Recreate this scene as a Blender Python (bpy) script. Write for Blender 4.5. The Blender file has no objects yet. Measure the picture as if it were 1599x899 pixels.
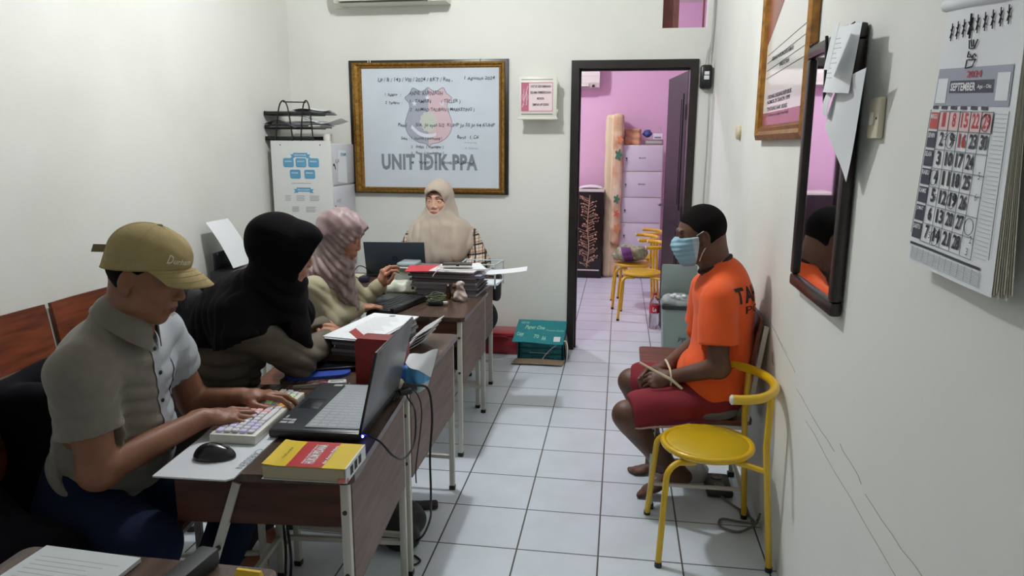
import bpy, bmesh, math, random
import numpy as np
from mathutils import Vector, Matrix

# ------------------------------------------------------------------ camera, world, light, exposure
S = bpy.context.scene
COL = S.collection
F32 = np.float32
CAM_POS = (0.635, -2.710, 1.472)
YAW, PITCH, ROLL = 0.14717, 0.19628, 0.00464
def _cam():
    cy, sy, cp, sp = math.cos(YAW), math.sin(YAW), math.cos(PITCH), math.sin(PITCH)
    f = Vector((-sy*cp, cy*cp, -sp)); r = Vector((cy, sy, 0)); u = r.cross(f)
    cr, sr = math.cos(ROLL), math.sin(ROLL)
    r2 = r*cr + u*sr; u2 = u*cr - r*sr
    cd = bpy.data.cameras.new('camera'); cd.sensor_width = 36; cd.lens = 1123.9/1599*36
    cd.clip_start = 0.05; cd.clip_end = 60
    o = bpy.data.objects.new('camera', cd); COL.objects.link(o)
    m = Matrix((r2, u2, -f)).transposed().to_4x4(); m.translation = Vector(CAM_POS)
    o.matrix_world = m; S.camera = o
_cam()
w = bpy.data.worlds.new('world'); S.world = w; w.use_nodes = True
w.node_tree.nodes['Background'].inputs[0].default_value = (.8, .85, 1, 1)
w.node_tree.nodes['Background'].inputs[1].default_value = 0.02
def lamp(name, loc, power, radius, col):
    l = bpy.data.lights.new(name, 'POINT'); l.energy = power; l.shadow_soft_size = radius; l.color = col
    o = bpy.data.objects.new(name, l); o.location = loc; COL.objects.link(o); return o
lamp('ceiling_bulb_light', (-0.30, 0.42, 2.93), 88, 0.05, (0.97, 0.985, 1.0))
lamp('ceiling_bulb_light', (-0.62, 4.1, 2.90), 84, 0.06, (0.93, 0.96, 1.0))
S.view_settings.view_transform = 'Standard'; S.view_settings.look = 'None'
S.view_settings.gamma = 1; S.view_settings.use_curve_mapping = False
S.view_settings.exposure = 0.0

# ------------------------------------------------------------------ helpers
def srgb(h):
    if isinstance(h, str):
        h = h.lstrip('#'); c = [int(h[i:i+2], 16)/255 for i in (0, 2, 4)]
    else: c = h
    return tuple((x/12.92 if x <= .04045 else ((x+.055)/1.055)**2.4) for x in c) + (1,)
def lnk(nt, a, b): nt.links.new(a, b)
def mat(name, col, rough=.6, metal=0, var=0, vscale=8, bump=0, bscale=60, col2=None, spec=.5, trans=0, emit=None, estr=0, stretch=None, coat=0, sheen=0, alpha=1):
    m = bpy.data.materials.new(name); m.use_nodes = True; nt = m.node_tree; b = nt.nodes['Principled BSDF']
    c = srgb(col); b.inputs['Base Color'].default_value = c
    b.inputs['Roughness'].default_value = rough; b.inputs['Metallic'].default_value = metal
    b.inputs['Specular IOR Level'].default_value = spec; b.inputs['Transmission Weight'].default_value = trans
    b.inputs['Coat Weight'].default_value = coat; b.inputs['Sheen Weight'].default_value = sheen
    b.inputs['Alpha'].default_value = alpha
    if emit: b.inputs['Emission Color'].default_value = srgb(emit); b.inputs['Emission Strength'].default_value = estr
    tc = None
    def coords():
        nonlocal tc
        if tc is None:
            t = nt.nodes.new('ShaderNodeTexCoord'); mp = nt.nodes.new('ShaderNodeMapping')
            if stretch: mp.inputs['Scale'].default_value = stretch
            lnk(nt, t.outputs['Object'], mp.inputs['Vector']); tc = mp
        return tc.outputs[0]
    if var or col2:
        n = nt.nodes.new('ShaderNodeTexNoise'); n.inputs['Scale'].default_value = vscale; n.inputs['Detail'].default_value = 5
        lnk(nt, coords(), n.inputs['Vector'])
        r = nt.nodes.new('ShaderNodeValToRGB'); r.color_ramp.elements[0].position = .32; r.color_ramp.elements[1].position = .68
        if col2: a, bb = srgb(col2), c
        else: a = tuple(x*(1-var) for x in c[:3])+(1,); bb = tuple(min(1, x*(1+var)) for x in c[:3])+(1,)
        r.color_ramp.elements[0].color = a; r.color_ramp.elements[1].color = bb
        lnk(nt, n.outputs[0], r.inputs[0]); lnk(nt, r.outputs[0], b.inputs['Base Color'])
    if bump:
        n = nt.nodes.new('ShaderNodeTexNoise'); n.inputs['Scale'].default_value = bscale; n.inputs['Detail'].default_value = 4
        lnk(nt, coords(), n.inputs['Vector'])
        bp = nt.nodes.new('ShaderNodeBump'); bp.inputs['Strength'].default_value = bump; bp.inputs['Distance'].default_value = .01
        lnk(nt, n.outputs[0], bp.inputs['Height']); lnk(nt, bp.outputs[0], b.inputs['Normal'])
    return m
def wood(name, c1, c2, axis='y', scale=9, rough=.45, spec=.4):
    st = {'y': (9, .9, 9), 'x': (.9, 9, 9), 'z': (9, 9, .9)}[axis]
    return mat(name, c1, rough, col2=c2, vscale=scale*.5, stretch=st, bump=.05, bscale=20, spec=spec)

WM = {}          # world matrices of the things, so that parts can be built in world coordinates
def wm(o): return WM.get(o.name, Matrix.Identity(4))
def tag(o, label=None, cat=None, group=None, kind=None):
    if label: o['label'] = label
    if cat: o['category'] = cat
    if group: o['group'] = group
    if kind: o['kind'] = kind
    return o
def thing(name, loc, label, cat, rz=0, group=None):
    o = bpy.data.objects.new(name, None); COL.objects.link(o); o.empty_display_size = .05
    m = Matrix.Translation(Vector(loc)) @ Matrix.Rotation(rz, 4, 'Z'); o.matrix_world = m
    o.location = loc; o.rotation_euler = (0, 0, rz)
    WM[o.name] = m; return tag(o, label, cat, group)
def copy_tree(o, loc, rz, label, group=None):
    m0 = wm(o); c = o.copy(); COL.objects.link(c); c.location = loc; c.rotation_euler = (0, 0, rz)
    WM[c.name] = Matrix.Translation(Vector(loc)) @ Matrix.Rotation(rz, 4, 'Z')
    c['label'] = label
    if group: c['group'] = group
    def rec(src, dst):
        for ch in [x for x in COL.objects if x.parent == src]:
            d = ch.copy(); COL.objects.link(d); d.parent = dst; WM[d.name] = WM[c.name]; rec(ch, d)
    rec(o, c); return c

class MB:
    def __init__(s): s.v = []; s.f = []; s.m = []; s.cur = 0; s.smooth = []
    def add(s, vs, fs, smooth=False):
        n = len(s.v); s.v += [tuple(v) for v in vs]
        for f in fs: s.f.append(tuple(i+n for i in f)); s.m.append(s.cur); s.smooth.append(smooth)
        return s
    def box(s, x0, x1, y0, y1, z0, z1, M=None):
        vs = [Vector((x, y, z)) for z in (z0, z1) for y in (y0, y1) for x in (x0, x1)]
        if M: vs = [M @ v for v in vs]
        return s.add(vs, [(0, 2, 3, 1), (4, 5, 7, 6), (0, 1, 5, 4), (2, 6, 7, 3), (0, 4, 6, 2), (1, 3, 7, 5)])
    def rbox(s, x0, x1, y0, y1, z0, z1, r=.003, M=None, seg=2):
        bm = bmesh.new(); bmesh.ops.create_cube(bm, size=1)
        for v in bm.verts: v.co = Vector(((v.co.x+.5)*(x1-x0)+x0, (v.co.y+.5)*(y1-y0)+y0, (v.co.z+.5)*(z1-z0)+z0))
        r = min(r, .49*min(abs(x1-x0), abs(y1-y0), abs(z1-z0)))
        bmesh.ops.bevel(bm, geom=bm.edges[:], offset=r, segments=seg, profile=.5, affect='EDGES')
        bm.verts.index_update()
        vs = [v.co.copy() for v in bm.verts]
        if M: vs = [M @ v for v in vs]
        s.add(vs, [tuple(v.index for v in f.verts) for f in bm.faces], True); bm.free(); return s
    def tube(s, pts, r, n=10, closed=False, cap=True, sq=False):
        P = [Vector(p) for p in pts]; N = len(P); rs = r if hasattr(r, '__len__') else [r]*N
        T = []
        for i in range(N):
            a = P[(i-1) % N] if (closed or i > 0) else P[i]; b = P[(i+1) % N] if (closed or i < N-1) else P[i]
            t = (b-a); T.append(t.normalized() if t.length > 1e-9 else Vector((0, 0, 1)))
        up = Vector((0, 0, 1)) if abs(T[0].z) < .9 else Vector((1, 0, 0))
        u = T[0].cross(up).normalized(); vs = []
        for i in range(N):
            u = (u - T[i]*u.dot(T[i])).normalized(); v = T[i].cross(u)
            for k in range(n):
                a = 2*math.pi*(k+(.5 if sq else 0))/n
                vs.append(P[i] + (u*math.cos(a)+v*math.sin(a))*rs[i])
        fs = []
        for i in range(N if closed else N-1):
            j = (i+1) % N
            for k in range(n): k2 = (k+1) % n; fs.append((i*n+k, i*n+k2, j*n+k2, j*n+k))
        s.add(vs, fs, not sq)
        if cap and not closed:
            m = len(s.v)-len(vs)
            s.f.append(tuple(m+k for k in range(n))[::-1]); s.m.append(s.cur); s.smooth.append(False)
            s.f.append(tuple(m+(N-1)*n+k for k in range(n))); s.m.append(s.cur); s.smooth.append(False)
        return s
    def lathe(s, prof, c=(0, 0, 0), n=24, M=None, smooth=True):
        vs = []; fs = []
        for (r, z) in prof:
            for k in range(n):
                a = 2*math.pi*k/n; v = Vector((r*math.cos(a), r*math.sin(a), z))
                vs.append((M @ v if M else v) + Vector(c))
        for i in range(len(prof)-1):
            for k in range(n): k2 = (k+1) % n; fs.append((i*n+k, i*n+k2, (i+1)*n+k2, (i+1)*n+k))
        fs.append(tuple(range(n))[::-1]); fs.append(tuple((len(prof)-1)*n+k for k in range(n)))
        return s.add(vs, fs, smooth)
    def prism(s, poly, o, xd, yd, th):
        """polygon in the plane (o, xd, yd), extruded by th along xd x yd"""
        o, xd, yd = Vector(o), Vector(xd), Vector(yd); nz = xd.cross(yd).normalized()
        n = len(poly); vs = [o+xd*a+yd*b for a, b in poly]+[o+xd*a+yd*b+nz*th for a, b in poly]
        ar = sum(poly[i][0]*poly[(i+1) % n][1]-poly[(i+1) % n][0]*poly[i][1] for i in range(n))
        fs = [tuple(range(n))[::-1], tuple(range(n, 2*n))]+[(i, (i+1) % n, n+(i+1) % n, n+i) for i in range(n)]
        if ar < 0: fs = [f[::-1] for f in fs]
        return s.add(vs, fs)
    def grid(s, fn, nu, nv, th=None):
        vs = [Vector(fn(i/nu, j/nv)) for j in range(nv+1) for i in range(nu+1)]
        W = nu+1; fs = [(j*W+i, j*W+i+1, (j+1)*W+i+1, (j+1)*W+i) for j in range(nv) for i in range(nu)]
        if th is None: return s.add(vs, fs, True)
        # give it thickness along the local normal
        ns = []
        for j in range(nv+1):
            for i in range(nu+1):
                a = vs[j*W+min(i+1, nu)]-vs[j*W+max(i-1, 0)]; b = vs[min(j+1, nv)*W+i]-vs[max(j-1, 0)*W+i]
                c = a.cross(b); ns.append(c.normalized() if c.length > 1e-12 else Vector((0, 0, 1)))
        K = len(vs); v2 = [v-n*th for v, n in zip(vs, ns)]
        fs2 = [tuple(K+i for i in f[::-1]) for f in fs]
        ed = [j*W for j in range(nv+1)]; rim = []
        for i in range(nu): rim.append((i+1, i, K+i, K+i+1)); a = nv*W+i; rim.append((a, a+1, K+a+1, K+a))
        for j in range(nv): a = j*W; rim.append((a, a+W, K+a+W, K+a)); b = j*W+nu; rim.append((b+W, b, K+b, K+b+W))
        return s.add(vs+v2, fs+fs2+rim, True)
    def ball(s, c, r, n=14, M=None):
        if not hasattr(r, '__len__'): r = (r, r, r)
        pr = []; vs = []; fs = []; m = n//2
        for i in range(m+1):
            t = math.pi*i/m
            for k in range(n):
                a = 2*math.pi*k/n
                v = Vector((r[0]*math.sin(t)*math.cos(a), r[1]*math.sin(t)*math.sin(a), -r[2]*math.cos(t)))
                vs.append((M @ v if M else v)+Vector(c))
        for i in range(m):
            for k in range(n): k2 = (k+1) % n; fs.append((i*n+k, i*n+k2, (i+1)*n+k2, (i+1)*n+k))
        return s.add(vs, fs, True)
    def build(s, name, mats, parent=None, base=None):
        me = bpy.data.meshes.new(name)
        V = [Vector(v) for v in s.v]
        if parent is not None: im = wm(parent).inverted(); V = [im @ v for v in V]; off = None
        else:
            if base is None:
                xs = [v.x for v in V]; ys = [v.y for v in V]; zs = [v.z for v in V]
                base = ((min(xs)+max(xs))/2, (min(ys)+max(ys))/2, min(zs))
            off = Vector(base); V = [v-off for v in V]
        me.from_pydata([tuple(v) for v in V], [], s.f)
        if not isinstance(mats, (list, tuple)): mats = [mats]
        for m in mats: me.materials.append(m)
        me.polygons.foreach_set('material_index', s.m); me.polygons.foreach_set('use_smooth', s.smooth)
        me.update()
        o = bpy.data.objects.new(name, me); COL.objects.link(o)
        if parent is not None: o.parent = parent; WM[o.name] = wm(parent)
        else: o.location = off; WM[o.name] = Matrix.Translation(off)
        if any(s.smooth):
            try: me.shade_auto_smooth
            except Exception: pass
            # sharp edges above 40 degrees keep flat panels flat
            try: me.set_sharp_from_angle(angle=math.radians(40))
            except Exception: pass
        return o
def text_geo(mb, txt, o, xd, yd, w=None, h=None, bold=0, shear=0, th=.0006, space=1, jitter=0):
    """lettering as thin raised mesh: fitted into w x h at o (lower left) along xd, yd"""
    cu = bpy.data.curves.new('t', 'FONT'); cu.body = txt; cu.offset = bold; cu.shear = shear; cu.resolution_u = 2
    cu.space_character = space
    ob = bpy.data.objects.new('t', cu); COL.objects.link(ob)
    dg = bpy.context.evaluated_depsgraph_get(); me = bpy.data.meshes.new_from_object(ob.evaluated_get(dg))
    vs = [v.co.copy() for v in me.vertices]; fs = [tuple(p.vertices) for p in me.polygons]
    bpy.data.objects.remove(ob); bpy.data.curves.remove(cu); bpy.data.meshes.remove(me)
    if not vs: return
    x0 = min(v.x for v in vs); x1 = max(v.x for v in vs); y0 = min(v.y for v in vs); y1 = max(v.y for v in vs)
    sx = (w/(x1-x0)) if w else None; sy = (h/(y1-y0)) if h else None
    if sx is None: sx = sy
    if sy is None: sy = sx
    o, xd, yd = Vector(o), Vector(xd).normalized(), Vector(yd).normalized(); nz = xd.cross(yd)
    out = []
    for v in vs:
        a, b = (v.x-x0)*sx, (v.y-y0)*sy
        if jitter: b += jitter*math.sin(a*90+len(txt))*sy*.1
        out.append(o+xd*a+yd*b+nz*th)
    mb.add(out, fs)
def rr_poly(w, h, r, n=4):
    """rounded rectangle polygon"""
    out = []
    for cx, cy, a0 in ((w-r, r, -90), (w-r, h-r, 0), (r, h-r, 90), (r, r, 180)):
        for k in range(n+1): a = math.radians(a0+90*k/n); out.append((cx+r*math.cos(a), cy+r*math.sin(a)))
    return out
def arc(c, r, a0, a1, n, ax='xz'):
    out = []
    for k in range(n+1):
        a = math.radians(a0+(a1-a0)*k/n); q = [c[0], c[1], c[2]]
        i, j = {'xz': (0, 2), 'xy': (0, 1), 'yz': (1, 2)}[ax]; q[i] += r*math.cos(a); q[j] += r*math.sin(a); out.append(tuple(q))
    return out
def spline(pts, n=6):
    P = [Vector(p) for p in pts]; out = []
    for i in range(len(P)-1):
        p0 = P[max(i-1, 0)]; p1 = P[i]; p2 = P[i+1]; p3 = P[min(i+2, len(P)-1)]
        for k in range(n):
            t = k/n; out.append(.5*((2*p1)+(p2-p0)*t+(2*p0-5*p1+4*p2-p3)*t*t+(3*p1-p0-3*p2+p3)*t**3))
    out.append(P[-1]); return out
X, Y, Z = Vector((1, 0, 0)), Vector((0, 1, 0)), Vector((0, 0, 1))

# ------------------------------------------------------------------ implicit-surface modeller for people and cloth
def A(v): return np.array(v, F32)
class Prim: pass
def cone(a, b, r1, r2, flat=None, fs=1.0):
    """tapered capsule a->b; flat: direction whose offset from the axis is divided by fs (a wider limb or trunk)"""
    p = Prim(); a, b = A(a), A(b); ab = b-a; L2 = float(ab@ab)+1e-12; R = max(r1, r2)*max(fs, 1)
    p.lo = np.minimum(a, b)-R; p.hi = np.maximum(a, b)+R
    fl = None
    if flat is not None: fl = A(flat); fl = fl/np.linalg.norm(fl)
    def ev(P):
        t = np.clip(((P-a)@ab)/L2, 0, 1); q = P-a-t[:, None]*ab
        if fl is not None: c = q@fl; q = q-(c*(1-1/fs))[:, None]*fl
        return np.sqrt((q*q).sum(1))-(r1+t*(r2-r1))
    p.ev = ev; return p
def ell(c, r, R=None):
    p = Prim(); c = A(c); r = A(r); m = float(r.max()); p.lo = c-m; p.hi = c+m; RR = None if R is None else A(R)
    def ev(P):
        q = P-c
        if RR is not None: q = q@RR
        k0 = np.sqrt(((q/r)**2).sum(1)); k1 = np.sqrt(((q/(r*r))**2).sum(1))+1e-9
        return k0*(k0-1)/k1
    p.ev = ev; return p
def bx(c, h, R=None, rd=.01):
    p = Prim(); c = A(c); h = A(h); m = float(np.linalg.norm(h)); p.lo = c-m; p.hi = c+m; RR = None if R is None else A(R)
    def ev(P):
        q = P-c
        if RR is not None: q = q@RR
        d = np.abs(q)-(h-rd)
        return np.sqrt((np.maximum(d, 0)**2).sum(1))+np.minimum(d.max(1), 0)-rd
    p.ev = ev; return p
def fn(f, lo, hi):
    p = Prim(); p.ev = f; p.lo = A(lo); p.hi = A(hi); return p
class Ops:
    def __init__(s): s.o = []
    def u(s, p, k=.01): s.o.append(('u', p, k)); return s
    def sub(s, p, k=.01): s.o.append(('s', p, k)); return s
    def isect(s, p, k=.004): s.o.append(('i', p, k)); return s
    def disp(s, f): s.o.append(('d', f, 0)); return s
    def ev(s, P):
        d = np.full(len(P), 1.0, F32)
        for t, p, k in s.o:
            if t == 'd': d = d+p(P); continue
            if t == 'i':
                e = p.ev(P); h = np.clip(.5-.5*(e-d)/k, 0, 1); d = e+(d-e)*h+k*h*(1-h); continue
            mg = k+.06
            m = ((P > p.lo-mg) & (P < p.hi+mg)).all(1)
            if not m.any(): continue
            e = p.ev(P[m]); dm = d[m]
            if t == 'u': h = np.clip(.5+.5*(dm-e)/k, 0, 1); d[m] = dm+(e-dm)*h-k*h*(1-h)
            else: h = np.clip(.5-.5*(dm+e)/k, 0, 1); d[m] = dm+(-e-dm)*h+k*h*(1-h)
        return d
    def bounds(s):
        lo = np.min([p.lo for t, p, k in s.o if t == 'u'], 0); hi = np.max([p.hi for t, p, k in s.o if t == 'u'], 0)
        return lo-.02, hi+.02
def local(ops, o, R, s=1.0):
    """an Ops block in its own frame as one primitive; R columns are the local axes in world"""
    o = A(o); R = A(R); p = Prim(); lo, hi = ops.bounds()
    cs = np.array([[x, y, z] for x in (lo[0], hi[0]) for y in (lo[1], hi[1]) for z in (lo[2], hi[2])])*s @ R.T + o
    p.lo = cs.min(0); p.hi = cs.max(0)
    p.ev = lambda P: ops.ev(((P-o)@R)/F32(s))*F32(s)
    return p
def surface(ops, h, lo=None, hi=None):
    l, g = ops.bounds()
    if lo is not None: l = np.maximum(l, A(lo))
    if hi is not None: g = np.minimum(g, A(hi))
    B = 8; nb = np.ceil((g-l)/(B*h)).astype(int)+1; n = nb*B+1
    cb = np.stack(np.meshgrid(*[(np.arange(nb[i])+.5)*B*h+l[i] for i in range(3)], indexing='ij'), -1).reshape(-1, 3).astype(F32)
    cd = ops.ev(cb); act = np.abs(cd) < B*h*.87*1.5+.004
    D = np.ones(n, F32); sg = np.where(cd < 0, -1, 1).astype(F32).reshape(nb)
    D[:-1, :-1, :-1] = np.repeat(np.repeat(np.repeat(sg, B, 0), B, 1), B, 2)
    ids = np.argwhere(act.reshape(nb)); r = np.arange(B+1)
    off = np.stack(np.meshgrid(r, r, r, indexing='ij'), -1).reshape(-1, 3)
    for c0 in range(0, len(ids), 400):
        I = (ids[c0:c0+400, None, :]*B+off[None]).reshape(-1, 3)
        D[I[:, 0], I[:, 1], I[:, 2]] = ops.ev((I*h+l).astype(F32))
    Sg = D < 0
    c = np.zeros(np.array(n)-1, np.uint8)
    for i in (0, 1):
        for j in (0, 1):
            for k in (0, 1): c += Sg[i:n[0]-1+i, j:n[1]-1+j, k:n[2]-1+k]
    cells = np.argwhere((c > 0) & (c < 8)); idx = np.full(c.shape, -1, np.int32); idx[tuple(cells.T)] = np.arange(len(cells))
    acc = np.zeros((len(cells), 3)); cnt = np.zeros(len(cells))
    cor = [(i, j, k) for i in (0, 1) for j in (0, 1) for k in (0, 1)]
    for a in cor:
        for ax in range(3):
            if a[ax]: continue
            b = list(a); b[ax] = 1
            va = D[tuple((cells+a).T)]; vb = D[tuple((cells+b).T)]; m = (va < 0) != (vb < 0)
            t = np.where(m, va/np.where(m, va-vb, 1), 0)
            pt = np.tile(np.array(a, float), (len(cells), 1)); pt[:, ax] = t
            acc += pt*m[:, None]; cnt += m
    V = (cells+acc/np.maximum(cnt, 1)[:, None])*h+l
    Q = []
    for ax in range(3):
        sl0 = [slice(None)]*3; sl1 = [slice(None)]*3; sl0[ax] = slice(0, -1); sl1[ax] = slice(1, None)
        ch = Sg[tuple(sl0)] != Sg[tuple(sl1)]; E_ = np.argwhere(ch)
        u, v = (ax+1) % 3, (ax+2) % 3
        E_ = E_[(E_[:, u] > 0) & (E_[:, v] > 0) & (E_[:, u] < c.shape[u]) & (E_[:, v] < c.shape[v])]
        def cid(du, dv):
            e = E_.copy(); e[:, u] -= du; e[:, v] -= dv; return idx[tuple(e.T)]
        q = np.stack([cid(0, 0), cid(1, 0), cid(1, 1), cid(0, 1)], 1)
        inside = Sg[tuple(E_.T)]
        q = np.where(inside[:, None], q, q[:, ::-1]); Q.append(q[(q >= 0).all(1)])
    return V, np.concatenate(Q)
def mesh_np(name, V, Q, mats, parent=None, matfn=None, base=None):
    me = bpy.data.meshes.new(name); V = np.asarray(V, float)
    if parent is not None:
        im = np.array(wm(parent).inverted()); Vl = V @ im[:3, :3].T+im[:3, 3]
    else:
        base = np.array(base if base is not None else [(V[:, 0].min()+V[:, 0].max())/2, (V[:, 1].min()+V[:, 1].max())/2, V[:, 2].min()])
        Vl = V-base
    me.vertices.add(len(V)); me.vertices.foreach_set('co', Vl.astype(F32).ravel())
    me.loops.add(Q.size); me.loops.foreach_set('vertex_index', Q.astype(np.int32).ravel())
    me.polygons.add(len(Q)); me.polygons.foreach_set('loop_start', (np.arange(len(Q))*4).astype(np.int32))
    me.polygons.foreach_set('use_smooth', np.ones(len(Q), bool))
    if not isinstance(mats, (list, tuple)): mats = [mats]
    for m in mats: me.materials.append(m)
    if matfn is not None:
        me.polygons.foreach_set('material_index', matfn(V[Q].mean(1).astype(F32)).astype(np.int32))
    me.update(calc_edges=True)
    o = bpy.data.objects.new(name, me); COL.objects.link(o)
    if parent is not None: o.parent = parent; WM[o.name] = wm(parent)
    else: o.location = base.tolist(); WM[o.name] = Matrix.Translation(Vector(base.tolist()))
    return o
def join_np(parts):
    Vs, Qs, n = [], [], 0
    for V, Q in parts: Vs.append(V); Qs.append(Q+n); n += len(V)
    return np.concatenate(Vs), np.concatenate(Qs)
def frame(yaw, pitch=0, roll=0):
    """columns right, forward, up; yaw = heading of forward (deg, 0 = +x), pitch>0 looks down, roll>0 tilts to the right"""
    a, p, r = map(math.radians, (yaw, pitch, roll))
    f = np.array([math.cos(a)*math.cos(p), math.sin(a)*math.cos(p), -math.sin(p)]); rt = np.array([math.sin(a), -math.cos(a), 0]); u = np.cross(rt, f)
    rt2 = rt*math.cos(r)-u*math.sin(r); u2 = u*math.cos(r)+rt*math.sin(r)
    return np.stack([rt2, f, u2], 1)
def wob(amp, fr, seed=0, dirs=None):
    rg = np.random.RandomState(seed); K = 5
    W = rg.normal(size=(K, 3)).astype(F32) if dirs is None else A(dirs)
    ph = rg.rand(len(W))*6.28
    def f(P):
        s = 0
        q = P+.012*np.sin(P[:, [1, 2, 0]]*fr*.7+seed)
        for k in range(len(W)): s = s+np.sin(q@W[k]*fr+ph[k])
        return (s*amp/len(W)**.5).astype(F32)
    return f
# ------------------------------------------------------------------ materials
def wall_mat(name, c, c2):
    m = mat(name, c, .85, bump=.06, bscale=45, spec=.2); nt = m.node_tree; b = nt.nodes['Principled BSDF']
    t = nt.nodes.new('ShaderNodeTexCoord'); n = nt.nodes.new('ShaderNodeTexNoise'); n.inputs['Scale'].default_value = 1.3; n.inputs['Detail'].default_value = 6
    r = nt.nodes.new('ShaderNodeValToRGB'); r.color_ramp.elements[0].position = .28; r.color_ramp.elements[1].position = .55
    r.color_ramp.elements[0].color = srgb(c2); r.color_ramp.elements[1].color = srgb(c)
    lnk(nt, t.outputs['Object'], n.inputs['Vector']); lnk(nt, n.outputs[0], r.inputs[0]); lnk(nt, r.outputs[0], b.inputs['Base Color'])
    return m
CEIL = mat('ceiling_paint', '#eeeeec', .9)
WALL = wall_mat('wall_paint', '#e5e6e0', '#dbdcd5'); PINK = wall_mat('pink_wall_paint', '#e5c0da', '#deb8d3')
def tile_mat():
    m = mat('floor_tile', '#cfd3d6', .28, spec=.5); nt = m.node_tree; b = nt.nodes['Principled BSDF']
    t = nt.nodes.new('ShaderNodeTexCoord'); k = nt.nodes.new('ShaderNodeTexBrick'); k.offset = 0; k.squash = 1
    for n_, v in (('Scale', 1), ('Brick Width', .3), ('Row Height', .3), ('Mortar Size', .0035), ('Mortar Smooth', .3), ('Bias', 0)): k.inputs[n_].default_value = v
    k.inputs['Color1'].default_value = srgb('#dbe5f0'); k.inputs['Color2'].default_value = srgb('#e2ebf5'); k.inputs['Mortar'].default_value = srgb('#4b4a48')
    n = nt.nodes.new('ShaderNodeTexNoise'); n.inputs['Scale'].default_value = 5; n.inputs['Detail'].default_value = 7
    r = nt.nodes.new('ShaderNodeValToRGB'); r.color_ramp.elements[0].position = .3; r.color_ramp.elements[1].position = .6
    r.color_ramp.elements[0].color = (.92, .92, .90, 1); r.color_ramp.elements[1].color = (1, 1, 1, 1)
    x = nt.nodes.new('ShaderNodeMix'); x.data_type = 'RGBA'; x.blend_type = 'MULTIPLY'; x.inputs[0].default_value = 1
    lnk(nt, t.outputs['Object'], k.inputs['Vector']); lnk(nt, t.outputs['Object'], n.inputs['Vector']); lnk(nt, n.outputs[0], r.inputs[0])
    lnk(nt, k.outputs['Color'], x.inputs[6]); lnk(nt, r.outputs[0], x.inputs[7]); lnk(nt, x.outputs[2], b.inputs['Base Color'])
    bp = nt.nodes.new('ShaderNodeBump'); bp.inputs['Strength'].default_value = .4; bp.inputs['Distance'].default_value = .002; bp.invert = True
    lnk(nt, k.outputs['Fac'], bp.inputs['Height']); lnk(nt, bp.outputs[0], b.inputs['Normal'])
    return m
TILE = tile_mat()
DTOP = wood('desk_top_laminate', '#5e4c42', '#42342d', 'y', rough=.25)
DSIDE = wood('desk_panel_laminate', '#7a6357', '#604b41', 'y', rough=.5)
DAPR = wood('desk_apron_wood', '#5a3426', '#3f2219', 'x', rough=.5)
SEATW = wood('chair_seat_wood', '#7b4a35', '#57301f', 'x', rough=.4)
BACKW = wood('chair_back_wood', '#7d4128', '#4f2516', 'y', rough=.4)
WHM = mat('white_metal', '#cfcdc2', .45, var=.05); WHP = mat('white_plastic', '#dedcd2', .4)
BLKM = mat('black_metal', '#17161a', .4); BLKP = mat('black_plastic', '#121216', .35); DGR = mat('dark_grey_plastic', '#2a2f36', .45)
LIDG = mat('laptop_lid_grey', '#74777a', .35, metal=.3, var=.12, vscale=14)
GOLD = mat('gold_frame', '#a37b33', .35, metal=.6, col2='#6e4e1c', vscale=60)
GOLDB = mat('brown_gold_frame', '#8d5d2c', .4, metal=.2, var=.15)
PAPER = mat('white_paper', '#e4e7ea', .8); PAPG = mat('grey_paper', '#b9b9bb', .8); INK = mat('black_ink', '#26262c', .7); INKG = mat('grey_print', '#7d8590', .7)
YEL = mat('yellow_paint', '#d9b01a', .3, coat=.4); YELS = mat('yellow_vinyl_seat', '#c4a416', .42, bump=.05, bscale=300)
RED = mat('red_card', '#9c2430', .5); REDI = mat('red_ink', '#c2323a', .6); BLUE = mat('blue_plastic', '#1f3f9c', .45)
CYAN = mat('sky_blue_print', '#5c9cc0', .6); TEAL = mat('teal_carton', '#128089', .6, var=.08, vscale=20); TEALD = mat('teal_wrap', '#0e6a74', .5, var=.15, vscale=12)
CARD = mat('brown_cardboard', '#8d7963', .85, var=.08, vscale=25); BLKW = mat('dark_wood_frame', '#1b1512', .35, var=.3, vscale=20)
DOORW = wood('dark_door_wood', '#1d151b', '#120d11', 'z', rough=.5)
CLEAR = mat('clear_plastic', '#dfe8ea', .12, trans=.92, spec=.5); TRANSL = mat('thin_clear_bag', '#dfe4e4', .3, trans=.6, alpha=.55)
GLOSSP = mat('framed_photo_print', '#e2e0da', .08, spec=.6)

# ------------------------------------------------------------------ the setting
def struct(name, mb, m): return tag(mb.build(name, m, base=(0, 0, 0)), kind='structure')
XL, XR, YB, YF, HC = -1.75, 1.225, 2.401, -4.0, 3.02
PB = 5.9; PXL, PXR = -1.6, 1.95
struct('floor', MB().box(-2.0, 2.2, YF-.2, PB+.2, -.1, 0), TILE)
struct('ceiling', MB().box(XL-.12, XR+.12, YF-.12, YB+.06, HC, HC+.1), CEIL)
struct('ceiling.001', MB().box(PXL-.12, PXR+.12, YB+.06, PB+.12, HC, HC+.1), WALL)
struct('wall_left', MB().box(XL-.12, XL, YF-.12, YB+.06, 0, HC), WALL)
struct('wall_right', MB().box(XR, XR+.12, YF-.12, YB, 0, HC), WALL)
struct('wall_front', MB().box(XL, XR, YF-.12, YF, 0, HC), WALL)
DX0, DX1, DT = .282, 1.127, 2.036; VX0, VX1, VZ0, VZ1 = .877, 1.166, 2.235, 2.56
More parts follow.
